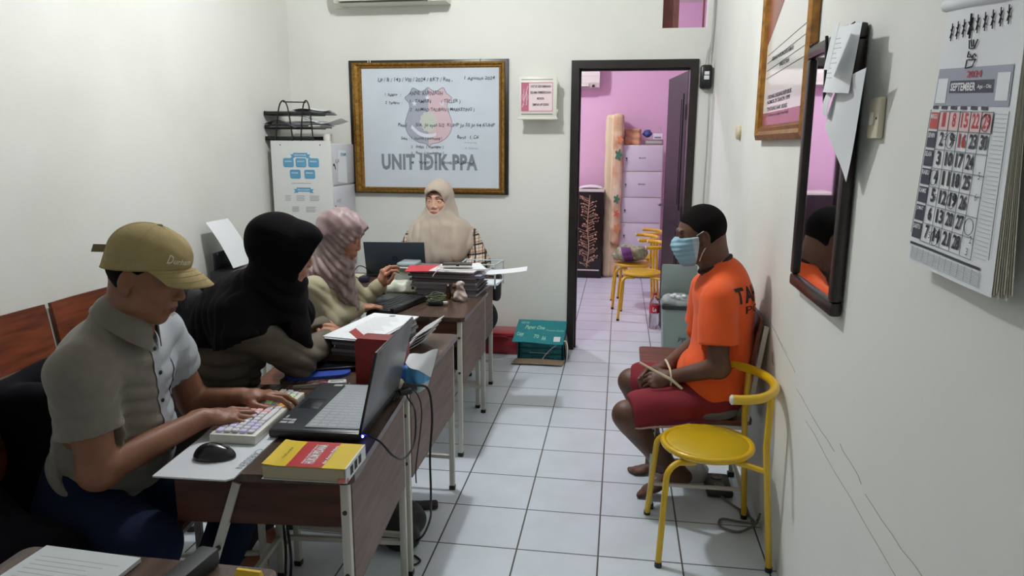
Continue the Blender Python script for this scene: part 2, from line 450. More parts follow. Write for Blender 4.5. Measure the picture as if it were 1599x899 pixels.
def backwall(y0, y1, x0, x1):
    b = MB()
    b.box(x0, DX0, y0, y1, 0, HC); b.box(DX1, x1, y0, y1, 0, VZ0)
    b.box(DX0, DX1, y0, y1, DT, VZ0); b.box(DX0, VX0, y0, y1, VZ0, HC); b.box(VX1, x1, y0, y1, VZ0, HC); b.box(VX0, VX1, y0, y1, VZ1, HC)
    return b
struct('wall_back', backwall(YB, YB+.06, XL-.12, XR+.12), WALL)
struct('wall_pink_front', backwall(YB+.0601, YB+.12, PXL-.12, PXR+.12), PINK)
struct('wall_pink_back', MB().box(PXL-.12, PXR+.12, PB, PB+.12, 0, HC), PINK)
struct('wall_pink_left', MB().box(PXL-.12, PXL, YB+.12, PB, 0, HC), PINK)
struct('wall_pink_right', MB().box(PXR, PXR+.12, YB+.12, PB, 0, HC), PINK)
# door frame and the open leaf
fr = MB(); fw = .052
fr.box(DX0, DX0+fw, YB-.012, YB+.13, 0, DT-fw); fr.box(DX1-fw, DX1, YB-.012, YB+.13, 0, DT-fw); fr.box(DX0, DX1, YB-.012, YB+.13, DT-fw, DT)
fr.box(DX0+fw, DX0+fw+.012, YB+.05, YB+.09, 0, DT-fw-.012); fr.box(DX0+fw, DX1-fw, YB+.05, YB+.09, DT-fw-.012, DT-fw)
dfr = tag(fr.build('door_1', BLKW, base=(0.7, YB, 0)), kind='structure')
hx, hy = DX1-fw-.002, YB+.135; ex, ey = .985, 3.22
d = Vector((ex-hx, ey-hy, 0)); L = d.length; d.normalize(); nrm = Vector((-d.y, d.x, 0))
Md = Matrix.Translation((hx, hy, .012)) @ Matrix((d, nrm, Z)).transposed().to_4x4()
leaf = MB().box(0, L, -.036, 0, 0, DT-fw-.02, Md)
for a, b_ in ((.12, .88), (1.0, 1.82)):
    leaf.box(.10, L-.10, 0, .006, a, b_, Md); leaf.box(.14, L-.14, .006, .010, a+.04, b_-.04, Md)
lo = leaf.build('door_leaf', DOORW, dfr)
kn = MB().tube([Md @ Vector((L-.06, .01, 1.0)), Md @ Vector((L-.06, .05, 1.0)), Md @ Vector((L-.14, .055, 1.0))], .008)
kn.build('door_handle', mat('steel', '#9a9a9a', .3, metal=.9), dfr)
for zz in (.3, 1.0, 1.7):
    MB().tube([(hx-.008, hy-.004, zz-.05), (hx-.008, hy-.004, zz+.05)], .006).build('hinge', mat('hinge_steel', '#55524f', .4, metal=.8), dfr)
# wood seen through the opening over the door
struct('trim_1', MB().box(VX0, VX0+.10, YB+.125, YB+.14, VZ0-.0, VZ1).box(VX0+.10, VX0+.112, YB+.12, YB+.145, VZ0, VZ1).box(VX1-.02, VX1-.008, YB+.12, YB+.14, VZ0, VZ1), mat('brown_board', '#7a4a44', .6, var=.15))
# scratches and a scuff line on the right wall
sc = MB()
rg = random.Random(4)
for (y0, z0, y1, z1) in ((.12, .815, -.33, .74), (-.36, .70, -.80, .67), (-.84, .71, -1.02, .69), (-1.05, .675, -1.45, .672), (.1, .80, -.2, .77), (-.5, .645, -1.3, .60)):
    n = 7; pts = [(XR-.0006, y0+(y1-y0)*i/n, z0+(z1-z0)*i/n+rg.uniform(-.004, .004)) for i in range(n+1)]
    sc.tube(pts, .0005+.0004*rg.random(), 4)
sc.tube([(XR-.0006, .02, .71), (XR-.0006, .005, .68), (XR-.0006, -.01, .672)], .003, 5)
tag(sc.build('scuff_marks', mat('scuff', '#8a867b', .9)), 'thin grey scratches running along the lower right wall', 'scuff marks', kind='stuff')

# ------------------------------------------------------------------ desks and chairs
BOLT = mat('bolt_steel', '#4d4b48', .4, metal=.7)
def desk(x0, x1, y0, y1, zt, label, brace=False, name='desk'):
    """single school desk: laminated top, wooden aprons, long panel on the +x side, white steel legs"""
    r = thing(name, ((x0+x1)/2, (y0+y1)/2, 0), label, 'desk', group='desks in the row')
    t = MB(); pl = [(x0+a, y0+b) for a, b in rr_poly(x1-x0, y1-y0, .022)]
    t.prism(pl, (0, 0, zt-.02), X, Y, .02); t.build('desk_top', DTOP, r)
    e = .015; s = .022
    MB().box(x0+.03, x1-e-s, y0+e+.002, y0+e+.018, zt-.14, zt-.022).build('apron', DAPR, r)
    MB().box(x0+.03, x1-e-s, y1-e-.018, y1-e-.002, zt-.14, zt-.022).build('apron', DAPR, r)
    MB().box(x1-e-.012, x1-e+.002, y0+e+s+.001, y1-e-s-.001, zt-.33, zt-.022).build('front_panel', DSIDE, r)
    MB().box(x0+.03, x1-e-.014, y0+e+.019, y1-e-.019, zt-.15, zt-.138).build('shelf', DAPR, r)
    for (xx, yy) in ((x1-e-s, y0+e), (x1-e-s, y1-e-s), (x0+e, y1-e-s)) + (() if brace else ((x0+e, y0+e),)):
        lg = MB().rbox(xx, xx+s, yy, yy+s, .008, zt-.021, .003); o = lg.build('leg', WHM, r)
        MB().rbox(xx-.002, xx+s+.002, yy-.002, yy+s+.002, 0, .02, .003).build('foot_cap', BLKP, o)
        for zz in (zt-.10, zt-.27):
            b = MB(); b.lathe([(.006, 0), (.006, .003), (.003, .005)], (0, 0, 0), 10, Matrix.Translation((xx+s/2, yy, zz)) @ Matrix.Rotation(math.pi/2, 4, 'X')); b.build('bolt', BOLT, o)
    if brace:
        o = MB().tube([(x0+.19, y0+e+.004, zt-.03), (x0+.09, y0+e-.004, zt-.32), (x0+.015, y0+e, .012)], .0135, 4, sq=True).build('leg', WHM, r)
        b = MB().lathe([(.007, 0), (.007, .003), (.003, .005)], (0, 0, 0), 10, Matrix.Translation((x0+.137, y0+e-.014, zt-.20)) @ Matrix.Rotation(math.pi/2, 4, 'X')); b.build('bolt', BOLT, o)
    for yy in (y0+e+s/2, y1-e-s/2):
        MB().tube([(x0+e+s, yy, .15), (x1-e-s, yy, .15)], .011, 4, sq=True).build('stretcher', WHM, r)
        MB().tube([(x0+e+s, yy, zt-.035), (x1-e-s, yy, zt-.035)], .009, 4, sq=True).build('top_rail', WHM, r)
    MB().tube([(x0+e+s/2, y0+e+s, .15), (x0+e+s/2, y1-e-s, .15)], .011, 4, sq=True).build('stretcher', WHM, r)
    return r
ZT = .69
desk(-.46, .022, -1.205, -.552, ZT, 'brown desk with the open laptop, keyboard and yellow law book on it', True)
desk(-.48, -.018, -.545, .155, ZT, 'brown desk with the red folder box and paper stack on it')
desk(-.53, -.055, .44, 1.075, ZT, 'brown desk carrying the tall pile of folders and the garlic bag')
desk(-1.0, -.10, 1.09, 1.56, ZT-.01, 'brown desk at the far end with the dark laptop lid facing us')
desk(-.50, .03, -2.15, -1.568, ZT, 'brown desk in the near left corner with printed sheets and a charger on it')

def school_chair(x, y, rz, label, seatmat=None, bare=False):
    """square wooden school chair on a white steel frame; local +x is forward"""
    r = thing('school_chair', (x, y, 0), label, 'chair', rz, 'wooden school chairs')
    M = wm(r); w2, zs = .19, .405
    pl = [(-.20+a, -w2+b) for a, b in rr_poly(.40, .38, .03)]
    t = MB().prism(pl, M @ Vector((0, 0, zs-.016)), M.to_3x3() @ X, M.to_3x3() @ Y, .016); t.build('seat', SEATW, r)
    tl = math.radians(9)
    Mb = M @ Matrix.Translation((-.195, 0, .60)) @ Matrix.Rotation(-tl, 4, 'Y')
    t = MB()
    pl = rr_poly(.36, .22, .015); nn = 10
    t.grid(lambda u, v: Mb @ Vector((.014-.014*(1-(2*u-1)**2), -.18+.36*u, -.01+.225*v)), nn, 4, -.014); t.build('backrest', BACKW, r)
    for s in (-1, 1):
        yy = s*(w2-.012)
        MB().tube([M @ Vector((.185, yy, .012)), M @ Vector((.185, yy, zs-.018))], .0125, 4, sq=True).build('leg', WHM, r)
        MB().tube([M @ Vector((-.19, yy, .012)), M @ Vector((-.175, yy, zs)), M @ Vector((-.225, yy, .79))], .0125, 4, sq=True).build('leg', WHM, r)
        for xx in (.185, -.19): MB().rbox(-.015, .015, -.015, .015, 0, .022, .004, M @ Matrix.Translation((xx, yy, 0))).build('foot_cap', BLKP, r)
        MB().tube([M @ Vector((.172, yy, .11)), M @ Vector((-.175, yy, .11))], .009, 4, sq=True).build('stretcher', WHM, r)
        MB().tube([M @ Vector((.172, yy, zs-.03)), M @ Vector((-.165, yy, zs-.03))], .011, 4, sq=True).build('seat_rail', WHM, r)
        MB().lathe([(.006, 0), (.006, .003), (.003, .005)], (0, 0, 0), 10, M @ Matrix.Translation((.185, yy*1.04+s*.008, zs-.06)) @ Matrix.Rotation(-s*math.pi/2, 4, 'X')).build('bolt', BOLT, r)
    for xx, zz in ((.185, zs-.03), (-.178, zs-.03), (-.18, .11)):
        MB().tube([M @ Vector((xx, -w2+.024, zz)), M @ Vector((xx, w2-.024, zz))], .010, 4, sq=True).build('cross_rail', WHM, r)
    return r
school_chair(.985, .27, math.pi, 'wooden school chair under the person in the orange shirt')
school_chair(.965, .93, math.pi, 'empty wooden school chair beyond the person in the orange shirt')
school_chair(-1.50, .09, 0, 'school chair at the left wall with its reddish wooden back beside the cap wearer')
school_chair(-1.50, -.30, 0, 'school chair at the left edge, its wooden back cut by the photo edge')
school_chair(-1.42, .62, 0, 'school chair holding the black backpack by the left wall')
school_chair(-.76, -1.07, math.radians(5), 'school chair under the person in the khaki cap')
school_chair(-.74, -.50, math.radians(12), 'school chair under the person in the black headscarf')
school_chair(-.80, .40, math.radians(5), 'school chair under the person in the mauve headscarf')
school_chair(-.47, 1.86, math.radians(-90), 'school chair under the person in the beige headscarf')

def cafe_chair(x, y, rz, label, full=True):
    """yellow tube chair with a round seat and a bent arm rail; local +x is forward"""
    r = thing('cafe_chair', (x, y, 0), label, 'chair', rz, 'yellow round-seat chairs')
    M = wm(r); T = lambda L_: [M @ Vector(p) for p in L_]
    zs = .395; R0 = .158
    MB().lathe([(R0-.008, zs-.012), (R0-.004, zs+.004), (R0-.02, zs+.013), (.06, zs+.018), (.001, zs+.019)], (0, 0, 0), 40, M).build('seat_cushion', YELS, r)
    MB().tube(T([(R0*math.cos(a), R0*math.sin(a), zs) for a in np.linspace(0, 2*math.pi, 41)[:-1]]), .0125, 10, True).build('seat_ring', YEL, r)
    for s in (-1, 1):
        # front leg bends outward from under the seat and drops to the floor
        b = [(.06, s*.105, zs-.03), (.115, s*.118, zs-.026)]+[(.115+.05*math.sin(math.radians(q)), s*(.118+.03*math.sin(math.radians(q))), zs-.076+.05*math.cos(math.radians(q))) for q in range(15, 91, 15)]+[(.185, s*.185, .012)]
        o = MB().tube(T(b), .0115, 10).build('leg', YEL, r)
        MB().lathe([(.0125, 0), (.0135, .004), (.0125, .018)], (0, 0, 0), 12, M @ Matrix.Translation((.185, s*.187, 0))).build('foot_cap', BLKP, o)
        o = MB().tube(T([(-.20, s*.185, .012), (-.175, s*.165, .35), (-.168, s*.158, .45), (-.172, s*.155, .632)]), .0115, 10).build('leg', YEL, r)
        MB().lathe([(.0125, 0), (.0135, .004), (.0125, .018)], (0, 0, 0), 12, M @ Matrix.Translation((-.20, s*.185, 0))).build('foot_cap', BLKP, o)
        MB().tube(T([(-.08, s*.115, zs-.02), (-.13, s*.14, zs-.024), (-.172, s*.162, zs-.03)]), .010, 10).build('seat_bracket', YEL, r)
    za = .640
    pts = [(-.030, -.207, za)]+[(-.060-.156*math.cos(math.radians(q)), .207*math.sin(math.radians(q)), za) for q in range(-85, 86, 10)]+[(-.030, .207, za)]
    MB().tube(T(spline(pts, 3)), .0165, 12).build('arm_rail', YEL, r)
    for s in (-1, 1):
        MB().lathe([(.0168, 0), (.0168, .005), (.012, .009), (.001, .010)], (0, 0, 0), 14, M @ Matrix.Translation((-.032, s*.207, za)) @ Matrix.Rotation(math.pi/2, 4, 'Y')).build('rail_cap', WHP, r)
    return r
c0 = cafe_chair(.985, -.135, math.radians(184), 'yellow round-seat metal chair in the foreground against the right wall')
copy_tree(c0, (.85, 3.52, 0), math.radians(176), 'yellow round-seat chair just through the doorway, its seat clear')
copy_tree(c0, (.78, 3.985, 0), math.radians(182), 'yellow chair in the pink room holding the green patterned bundle')
copy_tree(c0, (.84, 4.45, 0), math.radians(178), 'furthest yellow chair in the pink room, mostly behind the bundle')
# ------------------------------------------------------------------ things on the back wall
YW = YB
def W2(x, z, y=YW): return (x, y, z)
r = thing('whiteboard', (-.722, YW, 1.13), 'white board in a gold and black frame reading UNIT IDIK PPA', 'board')
bx0, bx1, bz0, bz1 = -1.302, -.150, 1.122, 2.052
MB().rbox(bx0, bx1, YW-.018, YW-.001, bz0, bz1, .002).build('backing', BLKW, r)
gx0, gx1, gz0, gz1 = -1.272, -.176, 1.130, 2.034; wx0, wx1, wz0, wz1 = -1.205, -.217, 1.168, 1.994
f = MB()
pr = [(0, 0), (0, .022), (.35, .030), (.6, .020), (.8, .024), (1, .008), (1, 0)]
def frame_moulding(mb, o4, i4, yb, depth=1.0):
    k = len(pr); vs = []
    for (ox, oz), (ix, iz) in zip(o4, i4):
        for t, h_ in pr: vs.append((ox+(ix-ox)*t, yb-h_*depth, oz+(iz-oz)*t))
    fs = [((c*k+j), (c*k+j+1), ((c+1) % 4*k+j+1), ((c+1) % 4*k+j)) for c in range(4) for j in range(k-1)]
    mb.add(vs, fs)
frame_moulding(f, [(gx0, gz0), (gx1, gz0), (gx1, gz1), (gx0, gz1)], [(wx0, wz0), (wx1, wz0), (wx1, wz1), (wx0, wz1)], YW-.018)
f.build('gold_frame', GOLD, r)
bd = MB()
n_ = 90
for side in range(4):   # beaded inner edge
    a, b_ = [((wx0-.012, wz0), (wx0-.012, wz1)), ((wx1+.012, wz0), (wx1+.012, wz1)), ((wx0, wz0-.012), (wx1, wz0-.012)), ((wx0, wz1+.012), (wx1, wz1+.012))][side]
    for k in range(n_): t = (k+.5)/n_; bd.ball((a[0]+(b_[0]-a[0])*t, YW-.040, a[1]+(b_[1]-a[1])*t), (.0045, .0045, .0045), 6)
bd.build('beading', GOLDB, r)
yb = YW-.026
MB().box(wx0, wx1, yb, yb+.006, wz0, wz1).build('board_surface', mat('whiteboard_surface', '#ccd5de', .3, var=.04, vscale=4), r)
# shield emblem
cx, zt_, zb_ = -.722, 1.868, 1.452
def shield(sc=1.0):
    hh = [(0, 1.0), (.30, .86), (.64, .99), (.78, .80), (1.0, .65), (.84, .50), (.80, .33), (.90, .10), (1.0, -.20), (.94, -.48), (.74, -.70), (.42, -.85), (.14, -.89), (0, -1.0)]
    P_ = spline([(a, b, 0) for a, b in hh], 3); P_ = [(max(0, p.x)*.170*sc, p.y*.205*sc) for p in P_]
    return P_
Rr = shield(); Lr = [(-a, b) for a, b in Rr]; cz = 1.66
ex_ = Vector((1, 0, 0)); ez_ = Vector((0, 0, 1))
MB().prism(Lr, (cx, yb-.0004, cz), ex_, ez_, .0004).build('shield_half', mat('grey_blue_print', '#a3a9b8', .5), r)
MB().prism(Rr, (cx, yb-.0004, cz), ex_, ez_, .0004).build('shield_half', mat('pale_red_print', '#d3b9c2', .5), r)
ol = MB(); ol.tube([(cx+a, yb-.0008, cz+b) for a, b in Rr]+[(cx-a, yb-.0008, cz+b) for a, b in Rr[::-1]], .0018, 4); ol.build('shield_outline', INKG, r)
e = MB(); pl = [(.062*math.cos(t)*(1+.06*math.cos(12*t)), .07*math.sin(t)*(1+.06*math.cos(12*t))) for t in np.linspace(0, 2*math.pi, 61)[:-1]]
e.prism(pl, (cx, yb-.0010, cz-.03), ex_, ez_, .0004); e.build('emblem', mat('pale_green_print', '#c3c9bf', .5), r)
e = MB()
def star(mb, x, z, R, y): mb.prism([(R*(1 if k % 2 == 0 else .42)*math.sin(k*math.pi/5), R*(1 if k % 2 == 0 else .42)*math.cos(k*math.pi/5)) for k in range(10)], (x, y, z), ex_, ez_, .0003)
for sx, sz in ((-.005, .135), (-.10, .095), (.10, .095)): star(e, cx+sx, cz+sz, .020, yb-.0012)
bn = spline([(-.13, -.075, 0), (-.07, -.125, 0), (0, -.14, 0), (.05, -.13, 0)], 5)
e.prism([(p.x, p.y) for p in bn]+[(p.x+.006, p.y+.024) for p in bn[::-1]], (cx, yb-.0012, cz), ex_, ez_, .0003)
e.build('emblem', mat('white_print', '#d9dfe6', .5), r)
t = MB(); text_geo(t, 'UNIT IDIK PPA', (-1.075, yb-.0006, 1.290), X, Z, .705, .115, bold=.045, space=1.08); t.build('lettering', mat('grey_letter', '#7c848d', .6), r)
MARK = mat('marker_ink', '#3b3b45', .6)
def hand(s, x, z, w_, h_=.026, b=.008):
    t = MB(); text_geo(t, s, (x, yb-.0010, z), X, Z, w_, h_*1.18, bold=b, shear=.12, th=.0012, jitter=1); t.build('handwriting', MARK, r)
hand('LP / B / 143 / VIII / 2024 / RKT / Res ,', -1.085, 1.900, .54); hand('1 Agustus 2024', -.46, 1.907, .215, .024)
hand('1  Pelapor   :', -1.035, 1.800, .115, .022); hand('ANNE  KURNIASIH', -.860, 1.812, .245, .024)
hand('2  Terlapor  :', -1.035, 1.745, .125, .022); hand('1   TAMRIN        ( TELLER )', -.855, 1.752, .365, .026)
hand('2   AHMAD TALIBAN ( MARKETING )', -.855, 1.695, .465, .025)
hand('Pasal   :   5/A  Jo ayat 5/2  KUHP Jo 55 Jo 64 KUHP', -.945, 1.588, .70, .026)
hand('Saksi  : 1  Hermin ( marketing )', -.925, 1.498, .30, .022); hand('Barut   1. Cal', -.515, 1.512, .155, .020)
hand('2   Indah  ( manager )', -.855, 1.440, .24, .022); hand('3   Rani  ( marketing )', -.855, 1.398, .24, .020); hand('4   Wati   +   Budi   Rahmat', -.855, 1.335, .46, .018)
t = MB(); text_geo(t, '- Rekening', (-.475, yb-.001, 1.478), X, Z, .10, .014); text_geo(t, '- 4. Salinan', (-.475, yb-.001, 1.440), X, Z, .11, .014); t.build('handwriting', mat('faded_ink', '#9aa3ad', .6), r)
for xx in (-1.145, -.345):
    MB().tube([(xx-.008, YW-.03, 2.02), (xx-.008, YW-.03, 2.048), (xx, YW-.03, 2.056), (xx+.008, YW-.03, 2.048), (xx+.008, YW-.03, 2.02)], .0035, 6).build('hanger_clip', WHM, r)

r = thing('phone_box', (.07, YW, 1.64), 'white wall box with a pink sticker about storing phones', 'box')
x0, x1, z0, z1, yf = -.062, .190, 1.652, 1.915, YW-.125
MB().rbox(x0+.004, x1-.002, yf+.01, YW-.001, z0+.006, z1-.004, .004).build('box_body', WHP, r)
MB().rbox(x0, x1+.006, yf-.006, yf+.009, z0-.002, z1+.006, .005).build('lid', WHP, r)
MB().rbox(x0-.008, x1+.012, yf-.014, yf+.006, z0-.012, z0+.004, .004).build('lip', WHP, r)
for zz in (z1-.035, z0+.045): MB().rbox(x1+.002, x1+.014, yf+.0, yf+.02, zz-.012, zz+.012, .003).build('hinge', WHP, r)
sx0, sx1, sz0, sz1 = x0+.016, x1-.022, z0+.040, z1-.030; ys = yf-.0064
MB().box(sx0, sx1, ys-.0006, ys, sz0, sz1).build('sticker', mat('pale_pink_sticker', '#e9d6d8', .5), r)
s = MB().box(sx0, sx0+.052, ys-.0012, ys-.0006, sz0+.006, sz1-.004)
s.box(sx0, sx1, ys-.0012, ys-.0006, sz1-.006, sz1-.002).box(sx0, sx1, ys-.0012, ys-.0006, sz0+.003, sz0+.007).box(sx1-.003, sx1, ys-.0012, ys-.0006, sz0+.006, sz1-.004)
s.build('pink_band', mat('pink_print', '#b9667e', .5), r)
s = MB(); s.tube([(sx0+.008, ys-.0015, sz0+.03), (sx0+.045, ys-.0015, sz1-.025)], .0022, 5)
s.tube([(sx0+.016, ys-.0015, sz0+.045), (sx0+.018, ys-.0015, sz1-.045), (sx0+.038, ys-.0015, sz1-.045), (sx0+.036, ys-.0015, sz0+.045)], .0022, 5, True)
for k in (-1, 1): s.tube([(sx0+.027+k*.016, ys-.0015, .5*(sz0+sz1)-.02), (sx0+.027+k*.02, ys-.0015, .5*(sz0+sz1)), (sx0+.027+k*.016, ys-.0015, .5*(sz0+sz1)+.02)], .001, 4)
s.build('phone_symbol', mat('white_print_b', '#e8dada', .5), r)
s = MB().box(sx0, sx1, ys-.0008, ys, z1-.014, z1-.011).box(sx0, sx1, ys-.0008, ys, z0+.022, z0+.026)
for i_, (tx, ww) in enumerate((('UNTUK KENYAMANAN', .135), ('SELAMA PEMERIKSAAN', .140), ('MOHON', .046), ('SIMPAN HP DISINI', .108))):
    cx_ = sx0+.052+(sx1-sx0-.055)/2; text_geo(s, tx, (cx_-ww/2, ys-.0014, sz1-.036-i_*.0395), X, Z, ww, .017, bold=.02)
s.build('lettering', INK, r)

r = thing('wall_air_conditioner', (-.93, YW, 2.37), 'white air conditioner at the top edge above the framed white board', 'air conditioner')
def aircon(r, x0, x1, yw, zb, dep=.2, hh=.28):
    m_ = MB(); prf = [(0, 0), (dep*.8, 0), (dep*.97, .045), (dep, .12), (dep*.97, hh-.02), (dep*.85, hh), (0, hh)]
    vs = [(x, yw-.001-a, zb+b) for x in (x0, x1) for a, b in prf]; k = len(prf)
    m_.add(vs, [tuple(range(k)), tuple(range(k, 2*k))[::-1]]+[(i, k+i, k+(i+1) % k, (i+1) % k) for i in range(k)])
    m_.build('casing', WHP, r)
    MB().box(x0+.05, x1-.12, yw-dep*.965, yw-dep*.80, zb-.001, zb+.001).build('air_outlet', BLKP, r)
    MB().rbox(x0+.05, x1-.12, yw-dep*.99, yw-dep*.965, zb+.005, zb+.040, .002).build('louvre', WHP, r)
    MB().box(x0+.005, x1-.005, yw-dep-.0012, yw-dep+.002, zb+.118, zb+.121).build('seam', PAPG, r)
aircon(r, -1.335, -.555, YW, 2.412)
MB().box(-1.38, -1.30, YW-.006, YW-.0005, 2.40, 2.56).build('mounting_plate', WHP, r)
r = thing('wall_air_conditioner', (.02, PB, 2.1), 'white air conditioner on the pink wall seen through the doorway', 'air conditioner')
aircon(r, -.50, .37, PB, 2.113, .21, .27)
MB().rbox(.285, .315, PB-.19, PB-.16, 2.112, 2.14, .004).build('receiver_window', BLKP, r)

# router-like black box with its cables in the right back corner
r = thing('wall_transformer', (1.168, YW, 1.85), 'small black box with two white labels hanging by wires in the corner', 'adapter box')
MB().rbox(1.136, 1.212, YW-.060, YW-.004, 1.838, 1.995, .018).build('casing', BLKP, r)
MB().rbox(1.158, 1.192, YW-.0615, YW-.059, 1.900, 1.925, .001).rbox(1.160, 1.192, YW-.0615, YW-.059, 1.930, 1.952, .001).build('label', PAPER, r)
for dx in (0, .014):
    MB().tube(spline([(1.168+dx, YW-.03, 1.99), (1.178+dx*1.5, YW-.014, 2.08), (1.196+dx*.5, YW-.012, 2.13), (1.204+dx*.4, YW-.008, 2.30), (1.206+dx*.4, YW-.008, HC-.01)], 5), .004, 6).build('wire', PAPG, r)
MB().tube(spline([(1.20, YW-.01, 1.84), (1.206, YW-.007, 1.5), (1.202, YW-.006, 1.1), (1.206, YW-.006, .3)], 5), .0022, 6).build('wire', PAPG, r)

# ------------------------------------------------------------------ right wall: framed certificate, mirror, papers, switch, calendar
XW = XR
r = thing('framed_certificate', (XW, .16, 1.48), 'tall gold-framed certificate high on the right wall', 'picture')
fy0, fy1, fz0, fz1 = .545, -.275, 1.495, 2.25      # y0 far edge, y1 near edge
o4 = [(fy0, fz0), (fy1, fz0), (fy1, fz1), (fy0, fz1)]; g = .058; i4 = [(fy0-g, fz0+g), (fy1+g, fz0+g), (fy1+g, fz1-g), (fy0-g, fz1-g)]
m_ = MB(); k = len(pr); vs = []
for (oy, oz), (iy, iz) in zip(o4, i4):
    for t, h_ in pr: vs.append((XW-.002-h_*1.1, oy+(iy-oy)*t, oz+(iz-oz)*t))
m_.add(vs, [((c*k+j), (c*k+j+1), ((c+1) % 4*k+j+1), ((c+1) % 4*k+j)) for c in range(4) for j in range(k-1)])
m_.build('frame', mat('gold_brown_frame', '#a9772e', .3, metal=.4, col2='#7a4d1d', vscale=30), r)
xg = XW-.012
MB().box(xg, XW-.002, fy1+g, fy0-g, fz0+g, fz1-g).build('print', GLOSSP, r)
t = MB(); yd = Vector((0, -1, 0))
t.box(xg-.0006, xg, fy1+g, fy0-g, fz0+g, fz0+g+.05); t.build('printed_band', mat('maroon_print', '#9c5560', .2), r)
t = MB(); t.prism([(0, 0), (0, .32), (.66, .32)], (xg-.0006, fy0-g, 1.87), yd, Z, .0006); t.build('printed_corner', mat('red_brown_print', '#8d5043', .2), r)
t = MB()
for i_, (s_, a, w_, zz) in enumerate((('BIDANG HUKUM DAN HAM RI', .12, .36, 1.80), ('WILAYAH', .26, .16, 1.765), ('UNDANG UNDANG REPUBLIK', .08, .42, 1.655), ('NOMOR 39 TAHUN 1999', .08, .40, 1.635), ('TENTANG HAK ASASI', .08, .36, 1.608), ('1. Setiap orang berhak', .08, .40, 1.583))):
    text_geo(t, s_, (xg-.0002, fy0-g-a, zz), yd, Z, w_, .016, bold=.02)
for i_ in range(4): t.tube([(xg-.0012, fy0-g-.02, 1.74+i_*.03), (xg-.0012, fy1+g+.02, 1.76+i_*.035)], .0008, 4)
t.build('lettering', INK, r)

r = thing('wall_mirror', (XW, -.515, 1.02), 'narrow dark-framed mirror on the right wall reflecting the pink room', 'mirror')
my0, my1, mz0, mz1 = -.285, -.762, 1.030, 1.770
tilt = lambda z: XW-.010-.012*(z-mz0)/(mz1-mz0)
m_ = MB(); g = .038
for (a0, a1, b0, b1) in ((my1, my0, mz0, mz0+g), (my1, my0, mz1-g, mz1), (my0-g, my0, mz0+g, mz1-g), (my1, my1+g, mz0+g, mz1-g)):
    xx = XW-.003
    n0 = len(m_.v); m_.rbox(xx-.030, xx, a0, a1, b0, b1, .008)
m_.build('frame', mat('dark_mirror_frame', '#251a1a', .3, var=.3), r)
MB().box(XW-.020, XW-.004, my1+g-.002, my0-g+.002, mz0+g-.002, mz1-g+.002).build('mirror_glass', mat('mirror_silver', '#e8e8ea', .03, metal=1), r)
for yy in (my0-.03, my1+.10): MB().tube([(XW-.034, yy, mz1-.004), (XW-.010, yy-.005, mz1+.014)], .002, 6).tube([(XW-.03, yy-.02, mz1+.003), (XW-.03, yy+.02, mz1+.006)], .002, 6).build('hook', BLKM, r)
# papers clipped on the mirror's upper corner
def sheet_thing(name, fn_, nu, nv, label, cat, m=PAPER, th=.0006, group=None):
    mb = MB(); mb.grid(fn_, nu, nv, th); return tag(mb.build(name, m), label, cat, group)
def mp(yn, z, out=.0): return (XW-.036-out, yn, z)
f1 = lambda u, v, o_=0: mp(-.622-.235*u, 1.775-.160*v-.020*u, .012+.025*math.sin(u*3)*v+.012*v+o_)
o1 = sheet_thing('note_sheet', f1, 8, 8, 'white sheet hung at the top of the mirror frame', 'paper')
o = sheet_thing('note_sheet', lambda u, v: mp(-.765-.085*u+.02*v, 1.765-.105*v-.010*u, .050+.01*v+.01*u), 5, 6, 'narrow folded slip hung in front of the sheet on the mirror top', 'paper')
t = MB()
for k in range(9): t.tube([f1(.06+.5*a_/3*(.7+.3*((k*7) % 3)/2), .18+.075*k, .0012) for a_ in range(4)], .0005, 4)
t.build('printed_lines', INKG, o1)
sheet_thing('note_sheet', lambda u, v: mp(-.70-.235*u+.045*v+.09*u*v, 1.625+.02*u-.105*v-.155*u*v, .010+.012*math.sin(u*2.5+v*2)), 8, 10, 'long creased sheet hanging down over the mirror glass', 'paper')
sheet_thing('note_sheet', lambda u, v: mp(-.685-.048*u+.028*v, 1.612-.058*v-.010*u, .03+.006*math.sin(v*3)), 4, 5, 'small slip showing below the sheet on the mirror', 'paper')
MB_ = MB().tube(spline([mp(-.555, 1.765, .012), mp(-.57, 1.70, .012), mp(-.585, 1.60, .012), mp(-.60, 1.582, .012), mp(-.612, 1.592, .012)], 4), .0045, 8)
tag(MB_.build('hanging_hook', BLKP), 'black cord loop hanging over the upper mirror glass', 'hook')

r = thing('light_switch', (XW, -.885, 1.48), 'cream light switch on the right wall beside the mirror', 'switch')
MB().rbox(XW-.016, XW-.0005, -.928, -.858, 1.490, 1.583, .005).build('plate', mat('cream_plastic', '#ddd6bd', .45), r)
MB().rbox(XW-.021, XW-.015, -.905, -.880, 1.520, 1.550, .003).build('rocker', WHP, r)
MB().lathe([(.003, 0), (.003, .001)], (0, 0, 0), 8, Matrix.Translation((XW-.0165, -.918, 1.535)) @ Matrix.Rotation(-math.pi/2, 4, 'Y')).build('screw', BLKM, r)
r = thing('wall_socket_cover', (XW, 1.125, 1.50), 'small round cream cover on the right wall near the corner', 'socket')
MB().lathe([(.036, 0), (.036, .012), (.028, .020), (.001, .021)], (0, 0, 0), 24, Matrix.Translation((XW-.0005, 1.125, 1.538)) @ Matrix.Rotation(-math.pi/2, 4, 'Y')).build('cover', mat('cream_plastic_b', '#c9bf9f', .5), r)

